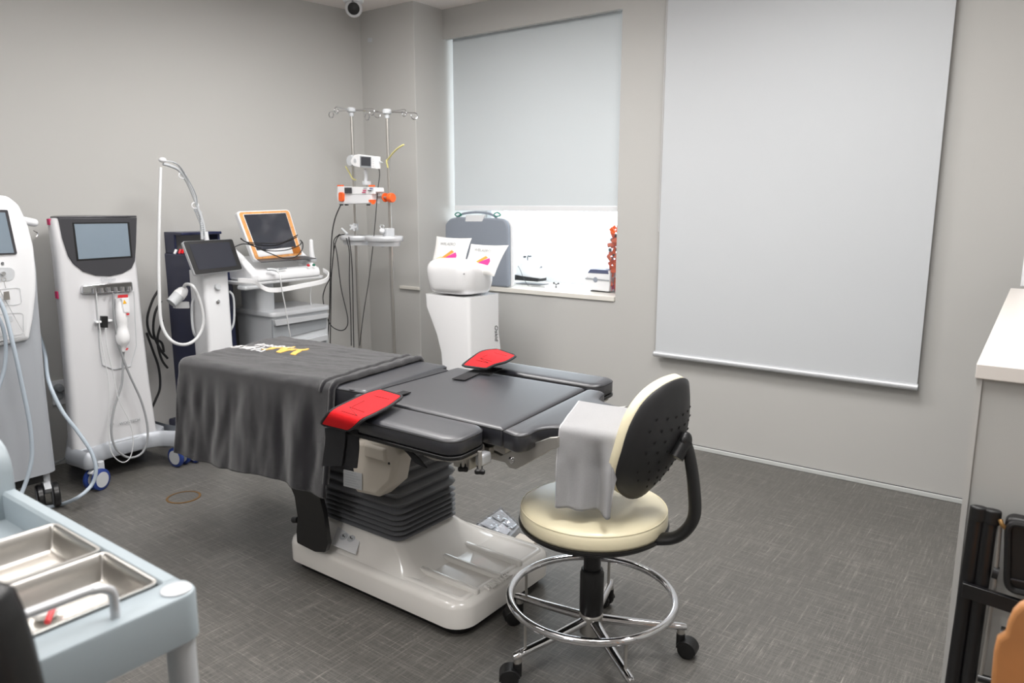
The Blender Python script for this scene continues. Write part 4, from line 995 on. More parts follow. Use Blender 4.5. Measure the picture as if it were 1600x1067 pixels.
for x, y in ((KX-.06, e0.y+.05), (KX-.06, e1.y-.05), (back+.06, e0.y+.05), (back+.06, e1.y-.05)):
    castor(t, x, y, .3, r=.036, wdt=.014, tyre='sblack', hub='lgrey', fork='lgrey', top=.1)
# device
t = thing('ultrasound_device', 'white tabletop device with orange trimmed screen standing on the grey cart', 'device', (-3.7, 2.65, shz))
dX = -3.56
f0, f1 = atX(404, 431, dX), atX(500, 420, dX)
prof2 = [(dX, shz+.002), (dX+.004, shz+.03), (dX-.01, shz+.062), (dX-.09, shz+.075), (dX-.12, shz+.07), (-3.93, shz+.20), (-3.96, shz+.20), (-3.95, shz+.002)]
def side_prof(y, dy): return [(x, y, z) for x, z in prof2]
ylo, yhi = f0.y, f1.y
MB().rings([[(x, ylo, z) for x, z in [(dX, shz+.002), (dX+.004, shz+.03), (dX-.01, shz+.056), (-3.70, shz+.066), (-3.93, shz+.12), (-3.94, shz+.002)]], [(x, yhi, z) for x, z in [(dX, shz+.002), (dX+.004, shz+.03), (dX-.01, shz+.056), (-3.70, shz+.066), (-3.93, shz+.12), (-3.94, shz+.002)]]]).build('body', 'white', t, bevel=.008)
for yy, w_ in ((ylo-.035, .05), (yhi-.03, .03)):
    MB().rings([[(x, y, z) for x, z in [(dX-.005, shz+.002), (dX-.0, shz+.045), (-3.62, shz+.085), (-3.70, shz+.14), (-3.79, shz+.185), (-3.9, shz+.20), (-3.95, shz+.18), (-3.95, shz+.002)]] for y in (yy, yy+w_)]).build('side_cheek', 'white', t, bevel=.014)
d4 = [atX(398, 408, -3.66), atX(474, 399.5, -3.66), atX(452, 327, -3.76), atX(369, 330, -3.76)]
so_ = MB().quad(d4, .03, .07).build('screen_housing', 'white', t, bevel=.004)
o4 = [bil(d4, u, v) for u, v in ((.03, .02), (.975, .02), (.975, .975), (.03, .975))]
MB().quad(o4, .003, .06, off=.002).build('orange_trim', 'obez', so_)
i4 = [bil(d4, u, v) for u, v in ((.095, .07), (.91, .07), (.905, .93), (.09, .93))]
MB().quad(i4, .003, .02, off=.0035).build('screen_rim', 'white', so_)
i5 = [bil(d4, u, v) for u, v in ((.105, .20), (.90, .20), (.895, .92), (.10, .92))]
MB().quad(i5, .003, off=.005).build('screen', 'screen', so_)
MB().quad([bil(d4, u, v) for u, v in ((.80, .06), (.97, .06), (.97, .2), (.80, .2))], .002, off=.0055).build('amber_sticker', 'amber', so_)
dk = [atX(408, 411, -3.60), atX(494, 405, -3.60), atX(476, 401, -3.66), atX(402, 406.5, -3.66)]
MB().quad(dk, .004, off=.006).build('key_deck', 'dgrey', t)
for px, py, m_ in ((482, 414.5, 'rbutton'), (490.5, 414, 'green')):
    MB().lathe(atX(px, py, dX+.006), [(.0075, -.006), (.0075, .004), (.001, .006)], 16, (1, 0, 0)).build('button', m_, t)
MB().quad([atX(436, 422, dX+.005), atX(448, 420, dX+.005), atX(448, 417.5, dX+.005), atX(436, 419, dX+.005)], .003).build('port_label', 'txtgrey', t)
tp_ = thing('ultrasound_probe', 'white wand probe standing in its holder at right of the device', 'probe', atX(487, 405, -3.66))
MB().tube([atX(489, 408, -3.66), atX(487, 395, -3.66), atX(486, 377, -3.66)], lambda k: .018-.006*k, 14).ball(atX(486, 377, -3.66), .012, 14, 8).build('probe_body', 'white', tp_)
MB().lathe(atX(489, 406, -3.66), [(.022, -.01), (.024, .012), (.02, .012)], 20).build('probe_holder', 'lgrey', tp_)
MB().tube([atX(417, 421, dX+.012), atX(426, 421, dX+.022), atX(433, 423, dX+.03)], .008, 12).build('probe_plug', 'lgrey', t)
hose([atX(432, 423, dX+.032), atX(437, 430, KX+.12), atX(441, 455, KX+.12), atX(446, 480, KX+.11), atX(451, 510, KX+.1), atX(456, 545, KX+.08), atX(456, 600, KX+.04)], .0035, 'hose2', 'thin white cord hanging down in front of the cart drawers', 'cord', 'cord')
hose([atX(486, 444, -3.62), atX(485, 460, -3.62), atX(486, 476, -3.62)], .0025, 'hose2', 'short white cord under the cart shelf behind the loop handle', 'cord', 'cord')
cbx = -3.60
for k, pts in enumerate(([(366, 386), (380, 381), (395, 384), (420, 395), (445, 404), (462, 401), (472, 390), (473, 380), (469, 375)], [(376, 372), (385, 378), (410, 380), (440, 379), (465, 367)], [(376, 373), (388, 380), (415, 391), (445, 391), (466, 384), (472, 378)], [(390, 381), (425, 384), (450, 377), (464, 370)])):
    xx = [cbx]*len(pts)
    hose([atX(x, y, cbx-.005*k) for x, y in pts], .0030, 'bcable', ('lowest black cable drooping over the orange trimmed screen', 'top black cable across the orange trimmed screen', 'middle black cable across the orange trimmed screen', 'thin second black cable across the orange trimmed screen')[k], 'cable', 'cable')

# ------------------------------------------------------------------ IV stands
def iv_stand(x, y, ztop, tray_z, label, hooks, tray_r, tdx, tdy):
    t = thing('infusion_stand', label, 'stand', (x, y, 0))
    MB().cyl((x, y, .1), (x, y, 1.15), .0115, 16).build('lower_pole', 'steel', t)
    MB().cyl((x, y, 1.14), (x, y, ztop), .0095, 16).build('upper_pole', 'steel', t)
    MB().lathe((x, y, ztop-.035), [(.013, 0), (.014, .02), (.026, .026), (.027, .044), (.02, .05), (.001, .05)], 24).build('crown', 'lgrey', t)
    for a in hooks:
        d = Vector((math.cos(a), math.sin(a), 0)); c0 = Vector((x, y, ztop+.0))
        pts = [c0+d*.02, c0+d*.13, c0+d*.15]
        for k in range(11):
            b = PI/2-k*1.7*PI/10; pts.append(c0+d*(.155+.018*math.cos(b))+Vector((0, 0, -.018+.018*math.sin(b))))
        MB().tube(pts, .003, 8, sub=3).build('hook', 'chrome', t)
    base = MB().lathe((x, y, 0), [(.03, .07), (.035, .075), (.03, .13), (.014, .14)], 20).build('base_hub', 'black', t)
    for k in range(5):
        a = 2*PI*k/5+.3; d = Vector((math.cos(a), math.sin(a), 0)); c0 = Vector((x, y, 0))
        MB().tube([c0+d*.02+Vector((0, 0, .1)), c0+d*.1+Vector((0, 0, .085)), c0+d*.16+Vector((0, 0, .062))], .011, 8).build('base_leg', 'sblack', t)
        MB().lathe(c0+d*.16+Vector((0, 0, .025)), [(.022, -.012), (.025, -.008), (.025, .008), (.022, .012)], 18, Vector((-d.y, d.x, 0))).build('castor', 'black', t)
        MB().cyl(c0+d*.16+Vector((0, 0, .03)), c0+d*.16+Vector((0, 0, .065)), .006).build('castor_stem', 'black', t)
    return t
Pr = atY(603.5, 175, 3.1); Pl = atY(551, 172, 3.12)
iv1 = iv_stand(Pl.x-.012, 3.12, Pl.z, 0, 'left infusion stand in the corner carrying the monitor and cables', (PI*1.05, .15, 1.0, -1.3), .1, 0, 0)
iv2 = iv_stand(Pr.x+.006, 3.1, Pr.z, 0, 'right infusion stand with oval tray and orange pump clamp', (PI*1.02, -.12, .9, 2.4), .1, 0, 0)
# trays: oval dishes on stands
def tray(c, rx, ry, label, par):
    t = par
    n = 48
    def ring(s_, z_): return [(c.x+math.cos(2*PI*k/n)*(rx-s_), c.y+math.sin(2*PI*k/n)*(ry-s_), c.z+z_) for k in range(n)]
    MB().rings([ring(.028, -.048), ring(.02, -.048), ring(.016, -.022), ring(.004, -.019), ring(0, -.008), ring(.001, .006), ring(.006, .010), ring(.012, .005), ring(.02, .001), ring(.07, 0)]).build('instrument_tray', 'alu', t, angle=50)
tc2 = atY(600, 371, 3.1); tray(tc2, .125, .10, '', iv2)
tc1 = atY(556, 370, 3.12); tray(tc1+Vector((.0, .0, 0)), .105, .09, '', iv1)
MB().box((Pr.x-.02, 3.06, tc2.z+.005), (Pr.x+.02, 3.12, tc2.z+.055)).build('clamp_block', 'lgrey', iv2, bevel=.004)
p = atY(597, 361, 3.04); MB().ball(p, .016, 14, 8).build('clamp_knob', 'white', iv2)
for s_ in (-1, 1): MB().tube([p+Vector((.008*s_, 0, .014)), p+Vector((.016*s_, 0, .03)), p+Vector((.006*s_, 0, .034))], .003, 6).build('butterfly_wing', 'lgrey', iv2)
MB().ball(atY(598, 384, 3.04), .009, 12, 8, (1.4, 1, 1)).build('lower_knob', 'lgrey', iv2)
for px, py in ((553.5, 356), (554, 377)):
    c0 = atY(px, py, 3.0); pts = []
    for i in range(40):
        a = 2*PI*i/40; r_ = .016+.006*math.cos(5*a+.8); pts.append((c0.x+r_*math.cos(a), c0.z+r_*math.sin(a)))
    ca_ = Vector((iv1.location.x, 3.12, c0.z)); da = Vector((.55, -.83, 0)).normalized(); db = Vector((.83, .55, 0)).normalized(); cs = ca_+da*.055
    pts = [((.019+.007*math.cos(5*2*PI*i/40))*math.cos(2*PI*i/40), (.019+.007*math.cos(5*2*PI*i/40))*math.sin(2*PI*i/40)) for i in range(40)]
    MB().rings([[cs+da*o_+db*x+Vector((0, 0, z)) for x, z in pts] for o_ in (-.008, .008)]).build('star_knob', 'lgrey', iv1, bevel=.002)
    MB().cyl(ca_, cs, .007).build('knob_shaft', 'lgrey', iv1)
    MB().cyl(ca_+Vector((0, 0, -.02)), ca_+Vector((0, 0, .02)), .017).build('pole_clamp', 'lgrey', iv1)
MB().cyl(atY(534, 357, 3.05), atY(543, 366, 3.05), .007).build('tray_lever', 'lgrey', iv1)
# monitor on left stand
t = thing('patient_monitor', 'small white patient monitor with grey screen clamped high on the left infusion stand', 'monitor', atY(568, 252, 3.04))
y_ = 3.03
mo = [atY(*p, y_) for p in ((550, 246), (553, 242), (560, 241), (588, 244.5), (588, 264), (560, 261.5), (553, 260), (548, 256), (547, 251))]
MB().prismY([(p.x, p.z) for p in mo], y_, y_+.035).build('housing', 'gwhite', t, bevel=.004)
MB().quad([atY(562.5, 261, y_-.001), atY(580, 262.5, y_-.001), atY(580, 245, y_-.001), atY(562.5, 243.5, y_-.001)], .003).build('screen_rim', 'mgrey', t)
MB().quad([atY(564, 258.5, y_-.002), atY(579, 259.5, y_-.002), atY(579, 246, y_-.002), atY(564, 245, y_-.002)], .003).build('screen', 'screen', t)
MB().lathe(atY(554.5, 251, y_-.002), [(.012, .004), (.012, 0), (.001, 0)], 18, (0, 1, 0)).build('speaker_dial', 'lgrey', t)
for py in (248.5, 252, 255.5, 259.5): MB().lathe(atY(583, py, y_-.002), [(.003, .004), (.003, 0), (.0005, 0)], 10, (0, 1, 0)).build('button', 'lgrey', t)
MB().lathe(atY(549, 251, y_+.045), [(.03, -.012), (.034, 0), (.03, .03)], 24, (0, 1, 0)).build('rear_speaker', 'lgrey', t)
MB().tube([atY(570, 264, y_+.02), atY(572, 275, y_+.03), atY(571, 288, y_+.03)], .01, 8).build('bracket_arm', 'lgrey', t)
MB().box(tuple(atY(566, 289, y_+.005)), tuple(atY(580, 283, y_+.05))).build('clamp', 'lgrey', t, bevel=.003)
MB().quad([atY(588, 254, y_+.02), atY(597, 254, y_+.02), atY(590, 250, y_+.02), atY(588, 249, y_+.02)], .01).build('side_hook', 'lgrey', t)
# infusion pump
t = thing('infusion_pump', 'white syringe pump with orange grips clamped between the two infusion stands', 'pump', atY(557, 303, 3.05))
y_ = 3.02
po = [atY(*p, y_) for p in ((527, 291), (586, 293), (587, 300), (581, 302), (580, 318), (528, 319), (526, 305))]
MB().prismY([(p.x, p.z) for p in po], y_, y_+.07).build('housing', 'white', t, bevel=.004)
MB().quad([atY(532, 303, y_-.002), atY(586, 303, y_-.002), atY(585, 293, y_-.002), atY(532, 291, y_-.002)], .006).build('control_panel', 'gwhite', t, bevel=.001)
MB().quad([atY(538.5, 302, y_-.009), atY(549.5, 302, y_-.009), atY(549, 293, y_-.009), atY(538, 293, y_-.009)], .003).build('screen', 'dgrey', t)
for px, py, m_ in ((579.5, 294.5, 'blue'), (570, 294, 'txtgrey'), (569, 297.5, 'pink'), (577, 297.8, 'txtdark'), (568, 300.5, 'pink')):
    MB().quad([atY(px-2.5, py+.8, y_-.009), atY(px+3, py+.8, y_-.009), atY(px+3, py-.8, y_-.009), atY(px-2.5, py-.8, y_-.009)], .001).build('key_label', m_, t)
MB().quad([atY(528.5, 314.5, y_-.012), atY(536, 315, y_-.012), atY(536, 300.5, y_-.012), atY(528.5, 300, y_-.012)], .03, .3).build('orange_grip', 'orange', t, bevel=.003)
MB().cyl(atY(583, 316, y_-.01), atY(583, 316, y_+.02), .012).build('orange_knob', 'orange', t)
MB().quad([atY(576, 315.5, y_-.012), atY(583, 317, y_-.012), atY(584, 312, y_-.012), atY(576, 312, y_-.012)], .02, .1).build('orange_lever', 'orange', t)
for px in (529, 578): MB().quad([atY(px-2, 291.5, y_+.02), atY(px+4, 291.5, y_+.02), atY(px+4, 289, y_+.02), atY(px-2, 289, y_+.02)], .02).build('orange_corner', 'orange', t)
MB().cyl(atY(580, 308, 3.06), atY(604, 308.5, 3.075), .007).build('clamp_bar', 'steel', t)
MB().lathe(atY(602, 308.5, 3.085), [(.026, -.003), (.026, .003)], 20, (1, 0, 0)).build('clamp_flange', 'orange', t)
MB().lathe(atY(611, 309, 3.085), [(.024, -.016), (.027, -.012), (.027, .012), (.024, .016)], 12, (1, 0, 0)).build('clamp_wheel', 'orange', t)
for px in (532, 540, 574): MB().quad([atY(px-1.5, 321, y_+.01), atY(px+2.5, 321, y_+.01), atY(px+2.5, 319, y_+.01), atY(px-1.5, 319, y_+.01)], .01).build('foot', 'black', t)
# yellow tubes
hose([atY(606, 262, 3.08), atY(604, 252, 3.07), atY(606, 249, 3.07), atY(615, 238, 3.05), atY(624, 230, 3.03), atY(631, 226, 3.03)], .0045, 'yell', 'pale yellow rubber tube tied to the right infusion stand', 'rubber_tube', 'tube')
hose([atY(540, 260, 3.1), atY(546, 270, 3.1), atY(551, 279, 3.09), atY(556, 281, 3.09)], .004, 'yell', 'pale yellow rubber tube tied to the left infusion stand', 'rubber_tube', 'tube')
# cables on IV stands
cabs = [([(533, 319), (524, 340), (519, 365), (517, 400), (516, 430), (515, 480), (512, 540)], 3.03, .0035, 'black pump cable falling along the left of the infusion stands'),
 ([(531, 366), (522, 375), (521, 395), (517, 430), (508, 450), (505, 470), (515, 505), (530, 516), (541, 512), (543, 495), (533, 450), (527, 400), (523, 380)], 3.03, .003, 'black cable looping lowest below the infusion tray'),
 ([(538, 366), (528, 370), (522, 390), (518, 430), (517, 480), (516, 538)], 3.04, .003, 'straight black cable left of the infusion pole'),
 ([(541, 372), (546, 395), (546, 440), (548, 490), (549, 540)], 3.03, .003, 'black cable hanging just left of the infusion pole'),
 ([(545, 370), (549, 400), (551, 440), (552, 500), (553, 545)], 3.03, .003, 'second black cable hanging beside the infusion pole'),
 ([(588, 262), (592, 264), (593, 275), (590, 300), (586, 350), (582, 390), (576, 440), (568, 490), (562, 540)], 3.06, .0024, 'thin grey black monitor cable falling between the infusion stands')]
for pts, yy, r_, lab in cabs: hose([atY(x, y, yy) for x, y in pts], r_, 'bcable', lab, 'cable', 'cable')

# ------------------------------------------------------------------ machine E: white skin device below the sill
YE = 3.16
t = thing('facial_device', 'tall white curved facial device standing below the window sill', 'machine', (-2.85, 3.35, 0))
xe = atY(733, 470, YE).x
fl = [atY(*p, YE) for p in ((663, 459), (664, 478), (672, 500), (680, 522), (687, 550), (690, 590), (692, 640), (694, 700))]
yk1 = atX(781, 452, xe).y
rgs = []
zs = []
for i, p in enumerate(fl):
    z_ = max(p.z, .08) if i < len(fl)-1 else .08
    yb3 = yk1+ (.02 if z_ < .5 else 0)
    rgs.append([(x, y, z_) for x, y in rrect(p.x, xe, YE, yb3, .02, 5)])
MB().rings(rgs).build('body', 'gwhite', t, angle=40)
MB().box((fl[-1].x+.03, YE+.03, 0), (xe-.03, yk1-.02, .08)).build('plinth', 'black', t)
# head: sculpted
ztop_ = fl[0].z
hc = Vector(((fl[0].x+xe)/2, (YE+yk1)/2-.02, ztop_)); hw = (xe-fl[0].x)/2; hd_ = (yk1-YE)/2
rgs = []
for s_, z_, ox in ((.88, .0, 0), (.95, .03, 0), (1.02, .075, 0), (1.05, .12, 0.0), (1.02, .15, 0.0), (.92, .175, 0), (.72, .193, -.01), (.35, .202, -.02)):
    rgs.append([(hc.x+ox+x, hc.y+y, ztop_+z_+(-.22*(y)+.05*x)*min(1, z_/.08)*1.0) for x, y in rrect(-hw*s_, hw*s_, -hd_*s_, hd_*s_, .09*s_, 8)])
ho_ = MB().rings(rgs).build('head_cover', 'gwhite', t, angle=60, sub=1)
pf = [atX(715, 438, xe-.10), atX(752, 440, xe+.0), atX(756, 413, xe-.06), atX(716, 415, xe-.14)]
MB().quad([atX(762, 436, xe+.004), atX(767, 433, xe+.004), atX(758, 414, xe-.01), atX(754, 416, xe-.01)], .006, .3).build('grip_slot', 'lgrey', ho_)
MB().ball(atY(725, 428, YE-.01), .0035, 10, 6).build('sensor_dot', 'black', ho_)
text('Oskid', .040, 'brand_text', 'txtdark', t, basis(atX(775.5, 520, xe+.0015), (0, .02, -1), (0, 1, 0)), .0005, shear=.25)
# cushions on top (things)
def pillow(P4, thick, label, logo):
    t = thing('cushion', label, 'cushion', P4[0])
    P4 = [Vector(p) for p in P4]; nrm = (P4[1]-P4[0]).cross(P4[3]-P4[0]).normalized(); n_ = 18; vs = []; fs = []
    def pt(u, v, s):
        pinch = (1-abs(2*u-1)**4)*(1-abs(2*v-1)**4)
        uu = .5+(u-.5)*(1-.06*(1-abs(2*v-1)**2)); vv_ = .5+(v-.5)*(1-.06*(1-abs(2*u-1)**2))
        return bil(P4, uu, vv_)+nrm*s*thick/2*(max(0, pinch)**.5)
    for s in (1, -1):
        for i in range(n_+1):
            for j in range(n_+1): vs.append(pt(i/n_, j/n_, s))
    N_ = (n_+1)**2
    for k, fl_ in ((0, 0), (N_, 1)):
        for i in range(n_):
            for j in range(n_):
                a = k+i*(n_+1)+j; q = (a, a+n_+1, a+n_+2, a+1); fs.append(q[::-1] if fl_ else q)
    m_ = MB().add(vs, fs)
    o = m_.build('cover', 'pillow', t, angle=180)
    for (poly, mm) in logo:
        pts = [pt(u, v, 1)+nrm*.001 for u, v in poly]
        MB().rings([pts, [p+nrm*.0008 for p in pts]]).build('printed_logo', mm, t, smooth=False)
    ux = (P4[1]-P4[0]).normalized(); uy = (P4[3]-P4[0]).normalized(); c0 = pt(.46, .74, 1)+nrm*.002
    text('WELAERO', .026, 'printed_text', 'txtgrey', t, basis(c0, ux, uy), .0005)
    return t
pinkm = mat('pink_print', (232, 60, 140), .7); orm = mat('orange_print', (246, 150, 60), .7); olm = mat('peach_print', (246, 206, 150), .7)
logo = [([(.45, .30), (.75, .50), (.80, .40), (.78, .26)], pinkm), ([(.35, .30), (.62, .56), (.70, .50), (.46, .30)], orm), ([(.18, .27), (.33, .34), (.42, .30), (.2, .22)], olm)]
yp = 3.34
pillow([atY(672, 420, yp-.04), atY(724, 424, yp-.04), atY(737, 372, yp+.06), atY(682, 369, yp+.06)], .05, 'left white cushion with orange and pink print on the facial device', logo)
pillow([atY(722, 425, yp-.06), atY(772, 432, yp-.06), atY(795, 383, yp+.03), atY(736, 381, yp+.03)], .05, 'right white cushion with pink print leaning by the grey case', logo)

# ------------------------------------------------------------------ things on the window sill
SZl = .818
t = thing('carrying_case', 'grey and white hard carrying case upright on the window sill', 'case', (-3.2, 3.85, SZl))
y_ = 3.805
cpz = [(p.x, p.z) for p in [atY(*q, y_) for q in ((694, 450), (794, 444), (793, 352), (788, 343), (775, 341), (715, 339), (703, 341), (695, 350))]]
zmin = SZl+.002
cpz = [(x, max(z, zmin)) if i > 1 else (x, zmin) for i, (x, z) in enumerate(cpz)]
MB().prismY(fillet(cpz, .02), y_, y_+.035).build('front_shell', 'pcase', t, bevel=.012)
cw = [(x+.012, z) for x, z in cpz]
MB().prismY(fillet(cw, .02), y_+.035, y_+.062).build('rear_shell', 'white', t, bevel=.01)
nq = [atY(727, 346, y_-.002), atY(753, 346, y_-.002), atY(758, 336, y_-.002), atY(728, 336, y_-.002)]
MB().quad(nq, .008, .1).build('handle_window', 'white', t)
MB().tube([atY(714, 340, y_+.04), atY(724, 334, y_+.04), atY(745, 331.5, y_+.04), atY(765, 334, y_+.04), atY(776, 340, y_+.04)], .008, 8).build('handle', 'pcase', t)
for px in (717, 778): MB().tube([atY(px-6, 335, y_+.02), atY(px-1, 332, y_+.02), atY(px+4, 336, y_+.02), atY(px-2, 338, y_+.02)], .004, 6, closed=True).build('cord_tie', 'teal', t)
# small device
yd = 4.05
t = thing('tabletop_device', 'small white device on a black base with thin cable, middle of the sill', 'device', (-2.9, yd, SZl))
dv = [atY(*q, yd) for q in ((806, 432), (843, 436), (846, 424), (830, 412), (812, 410), (805, 418))]
MB().prismY([(p.x, p.z) for p in dv], yd, yd+.08).build('housing', 'white', t, bevel=.008)
bq = [atY(*q, yd) for q in ((805, 437), (842, 440), (842, 435), (815, 431), (805, 429))]
dx_ = [(p.x, max(SZl+.001, p.z)) for p in bq]; MB().prismY(dx_, yd-.012, yd+.09).build('base', 'black', t, bevel=.002)
MB().box((dx_[0][0]-.01, yd-.02, SZl), (dx_[1][0]+.02, yd+.09, SZl+.004)).build('foot_plate', 'dgrey', t)
tag(MB().tube([atY(807, 433, yd-.02), atY(790, 420, yd-.05), atY(784, 408, yd-.06), atY(790, 404, yd-.06), atY(803, 408, yd-.05), atY(812, 420, yd-.04), atY(817, 432, yd-.05), Vector((atY(825, 440, 3.98).x, 3.98, SZl+.003)), Vector((atY(835, 444, 3.96).x, 3.96, SZl+.003)), Vector((atY(850, 443, 3.96).x, 3.97, SZl+.003))], .0018, 6).build('cable', 'txtdark'), 'thin dark cable looping above the sill beside the small white device', 'cable')
MB().box(tuple(atY(817, 403, yd+.03)), tuple(atY(823, 399.5, yd+.05))).cyl(atY(824, 407, yd+.04), atY(825, 399, yd+.04), .005).box(tuple(atY(826, 402, yd+.03)), tuple(atY(831, 399, yd+.05))).cyl(atY(825, 412, yd+.04), atY(825, 406, yd+.04), .002).build('clip_head', 'txtdark', t)
MB().ball(atY(846, 417, yd+.03), .009, 12, 8).cyl(atY(846, 417, yd+.03), atY(840, 420, yd+.03), .004).build('side_knob', 'mgrey', t)
p0 = atY(869, 440, 4.0); p0.z = SZl+.008
t = thing('tripod_clip', 'tiny dark three pronged clip lying on the window sill', 'clip', p0)
for k in range(3):
    a = 2*PI*k/3+.5; e = p0+Vector((.020*math.cos(a), 0, .012+.016*math.sin(a)))
    MB().tube([p0+Vector((0, 0, .012)), e], .003, 8).ball(e, .0065, 10, 6).build('prong', 'dgrey', t)
tag(MB().box((atY(794, 436, 3.98).x, 3.96, SZl), (atY(804, 436, 3.98).x, 4.0, SZl+.016)).build('adapter_box', 'white', bevel=.003), 'small white adapter box beside the grey carrying case', 'box')
# steriliser
yd = 3.95
t = thing('sterilizer', 'small white and navy desktop unit at the right end of the sill', 'device', (-2.28, yd, SZl))
so4 = [atY(*q, yd) for q in ((914, 436), (917, 447), (925, 451), (952, 454), (953, 424), (950, 420), (922, 418), (917, 424))]
dp = SZl+.006-min(p.z for p in so4)
pz4 = [(p.x, p.z+dp) for p in so4]
MB().prismY(fillet(pz4, .012), yd, yd+.11).build('housing', 'white', t, bevel=.008)
tq = [atY(*q, yd-.001) for q in ((918, 424), (951, 426), (950, 420), (922, 418))]
MB().quad([p+Vector((0, 0, dp)) for p in tq], .10, off=.002).build('navy_lid', mat('slate_blue_lid', (86, 92, 120), .4), t, bevel=.002)
bq = [atY(*q, yd-.002) for q in ((914, 433.5), (952, 437.5), (952, 435.5), (914, 431.5))]
MB().quad([p+Vector((0, 0, dp)) for p in bq], .004, off=.002).build('trim_band', 'mgrey', t)
MB().lathe(atY(930, 435, yd-.004)+Vector((0, 0, dp)), [(.016, .003), (.015, 0), (.001, -.002)], 20, (0, 1, 0)).build('badge', 'pcase', t)
MB().box((pz4[1][0]+.02, yd+.01, SZl), (pz4[3][0], yd+.09, SZl+.007)).build('foot_pad', 'black', t)
# clear tube box with orange-black ties
yd = 3.99
q0, q1 = atY(950, 447, yd), atY(966, 365, yd)
tb = thing('clear_box', 'tall clear box packed with orange and black tags at the window edge', 'box', (q0.x, yd, SZl))
MB().box((q0.x, yd-.03, SZl+.001), (q0.x+.08, yd+.05, 1.17)).build('clear_wall', 'clear', tb, smooth=False)
k = 0
for zz_ in np.arange(SZl+.02, 1.20, .03):
    for xx_ in (.012, .03, .05, .068):
        k += 1
        m_ = 'orange' if random.random() < .72 else ('dgrey' if random.random() < .6 else 'pink')
        c0 = Vector((q0.x+xx_+random.uniform(-.006, .006), yd+random.uniform(-.015, .03), zz_+random.uniform(-.01, .01)))
        if m_ == 'dgrey': o = MB().lathe(c0, [(.001, -.005), (.011, -.004), (.011, .004), (.001, .005)], 14, (random.uniform(-.4, .4), -1, random.uniform(-.3, .3)))
        else:
            a = random.uniform(0, PI); d = Vector((math.cos(a), .2, math.sin(a)))*.021; s_ = Vector((-math.sin(a), .2, math.cos(a)))*.013
            o = MB().rings([[c0-d-s_, c0+d-s_, c0+d+s_, c0-d+s_], [p+Vector((0, -.006, 0)) for p in (c0-d-s_*.3, c0+d-s_, c0+d+s_*.3, c0-d+s_)]])
        o = o.build('plastic_tag', m_, smooth=False)
        lb_ = {'orange': 'orange', 'dgrey': 'round dark grey', 'pink': 'magenta'}[m_]
        tag(o, 'small %s plastic tag packed in the clear box on the sill' % lb_, 'tag', lb_+' tags in the clear box')

# ------------------------------------------------------------------ right side cabinet, counter, folding chair
near = atZ(1526, 568, 1.05); far = atZ(1579, 450, 1.05)
t = thing('cabinet', 'grey laminate counter cabinet at the right edge', 'cabinet', (near.x+.3, near.y+.3, 0))
cxl = near.x+.004
xr_ = 1.2
MB().prism([(near.x+.005, near.y+.012), (xr_, near.y+.012), (xr_, far.y), (far.x+.01, far.y)], 0, 1.02).build('carcass', 'cab', t, bevel=.001)
MB().prism([(near.x+.002, near.y+.006), (near.x+.012, near.y+.006), (near.x+.012, near.y+.012), (near.x+.003, near.y+.012)], 0, 1.02).build('edge_panel', 'wall', t)
tag(MB().prism([(near.x, near.y), (xr_, near.y-.0), (xr_, far.y+.01), (far.x, far.y)], 1.021, 1.05).build('countertop', 'counter', bevel=.002), 'off white countertop lying on the grey cabinet at right', 'countertop')
pb = atZ(1594, 448, 1.05)
tag(MB().prism([(pb.x, pb.y-.0), (pb.x+.25, pb.y-.01), (pb.x+.25, pb.y+.3), (pb.x, pb.y+.28)], 1.0505, 1.0505+.165).build('storage_box', 'white', bevel=.003), 'white box standing on the countertop at the right edge', 'box')
# folding chair leaning on cabinet front
yc = near.y-.03
t = thing('folding_chair', 'folded black metal chair leaning against the grey cabinet front', 'chair', (atY(1560, 900, yc).x, yc, 0))
def fl_tube(pxs, w_, y_, name, m_='sblack', th=.016):
    a, b = atY(*pxs[0], y_), atY(*pxs[1], y_)
    d = (b-a).normalized(); b = a+d*((a.z-.0)/(-d.z)) if d.z < 0 and pxs[2] else b
    s = Vector((w_/2, 0, 0))
    rr_ = []
    for p in (a, b):
        rr_.append([p+Vector((math.cos(k*PI/8)*w_/2, math.sin(k*PI/8)*th/2, 0)) for k in range(16)])
    return MB().rings(rr_).build(name, m_, t)
fl_tube(((1528, 792), (1488, 1067), True), .026, yc, 'front_leg')
fl_tube(((1549, 797), (1512, 1067), True), .026, yc, 'rear_leg')
for px, py in ((1529.5, 800), (1550.5, 805)):
    a = atY(px, py, yc); MB().rings([[a+Vector((math.cos(k*PI/8)*.015, math.sin(k*PI/8)*.010, z_)) for k in range(16)] for z_ in (-.018, .012)]).build('leg_cap', 'black', t, bevel=.004)
q = [atY(1502, 932, yc-.02), atY(1620, 972, yc-.02), atY(1620, 948, yc-.02), atY(1504, 911, yc-.02)]
MB().quad(q, .012).build('cross_bar', 'sblack', t, bevel=.001)
MB().tube([atY(1563, 815, yc), atY(1555, 900, yc), atY(1541, 1000, yc), atY(1530, 1067, yc)], .004, 8).build('inner_rod', 'satin', t)
q = [atY(1568, 925, yc-.01), atY(1680, 950, yc-.01), atY(1690, 830, yc-.01), atY(1570, 806, yc-.01)]
q = [Vector(p) for p in q]
bo = MB().quad(q, .03, .15).build('back_panel', 'black', t, bevel=.006)
qi = [bil(q, u, v) for u, v in ((.08, .14), (.92, .14), (.92, .9), (.08, .9))]
MB().tube([bil(q, u, v)+Vector((0, -.004, 0)) for u, v in fillet([(.05, .06), (.95, .06), (.95, .94), (.05, .94)], .12, 5)], .006, 8, smooth=False, closed=True).build('panel_rim', 'black', bo)
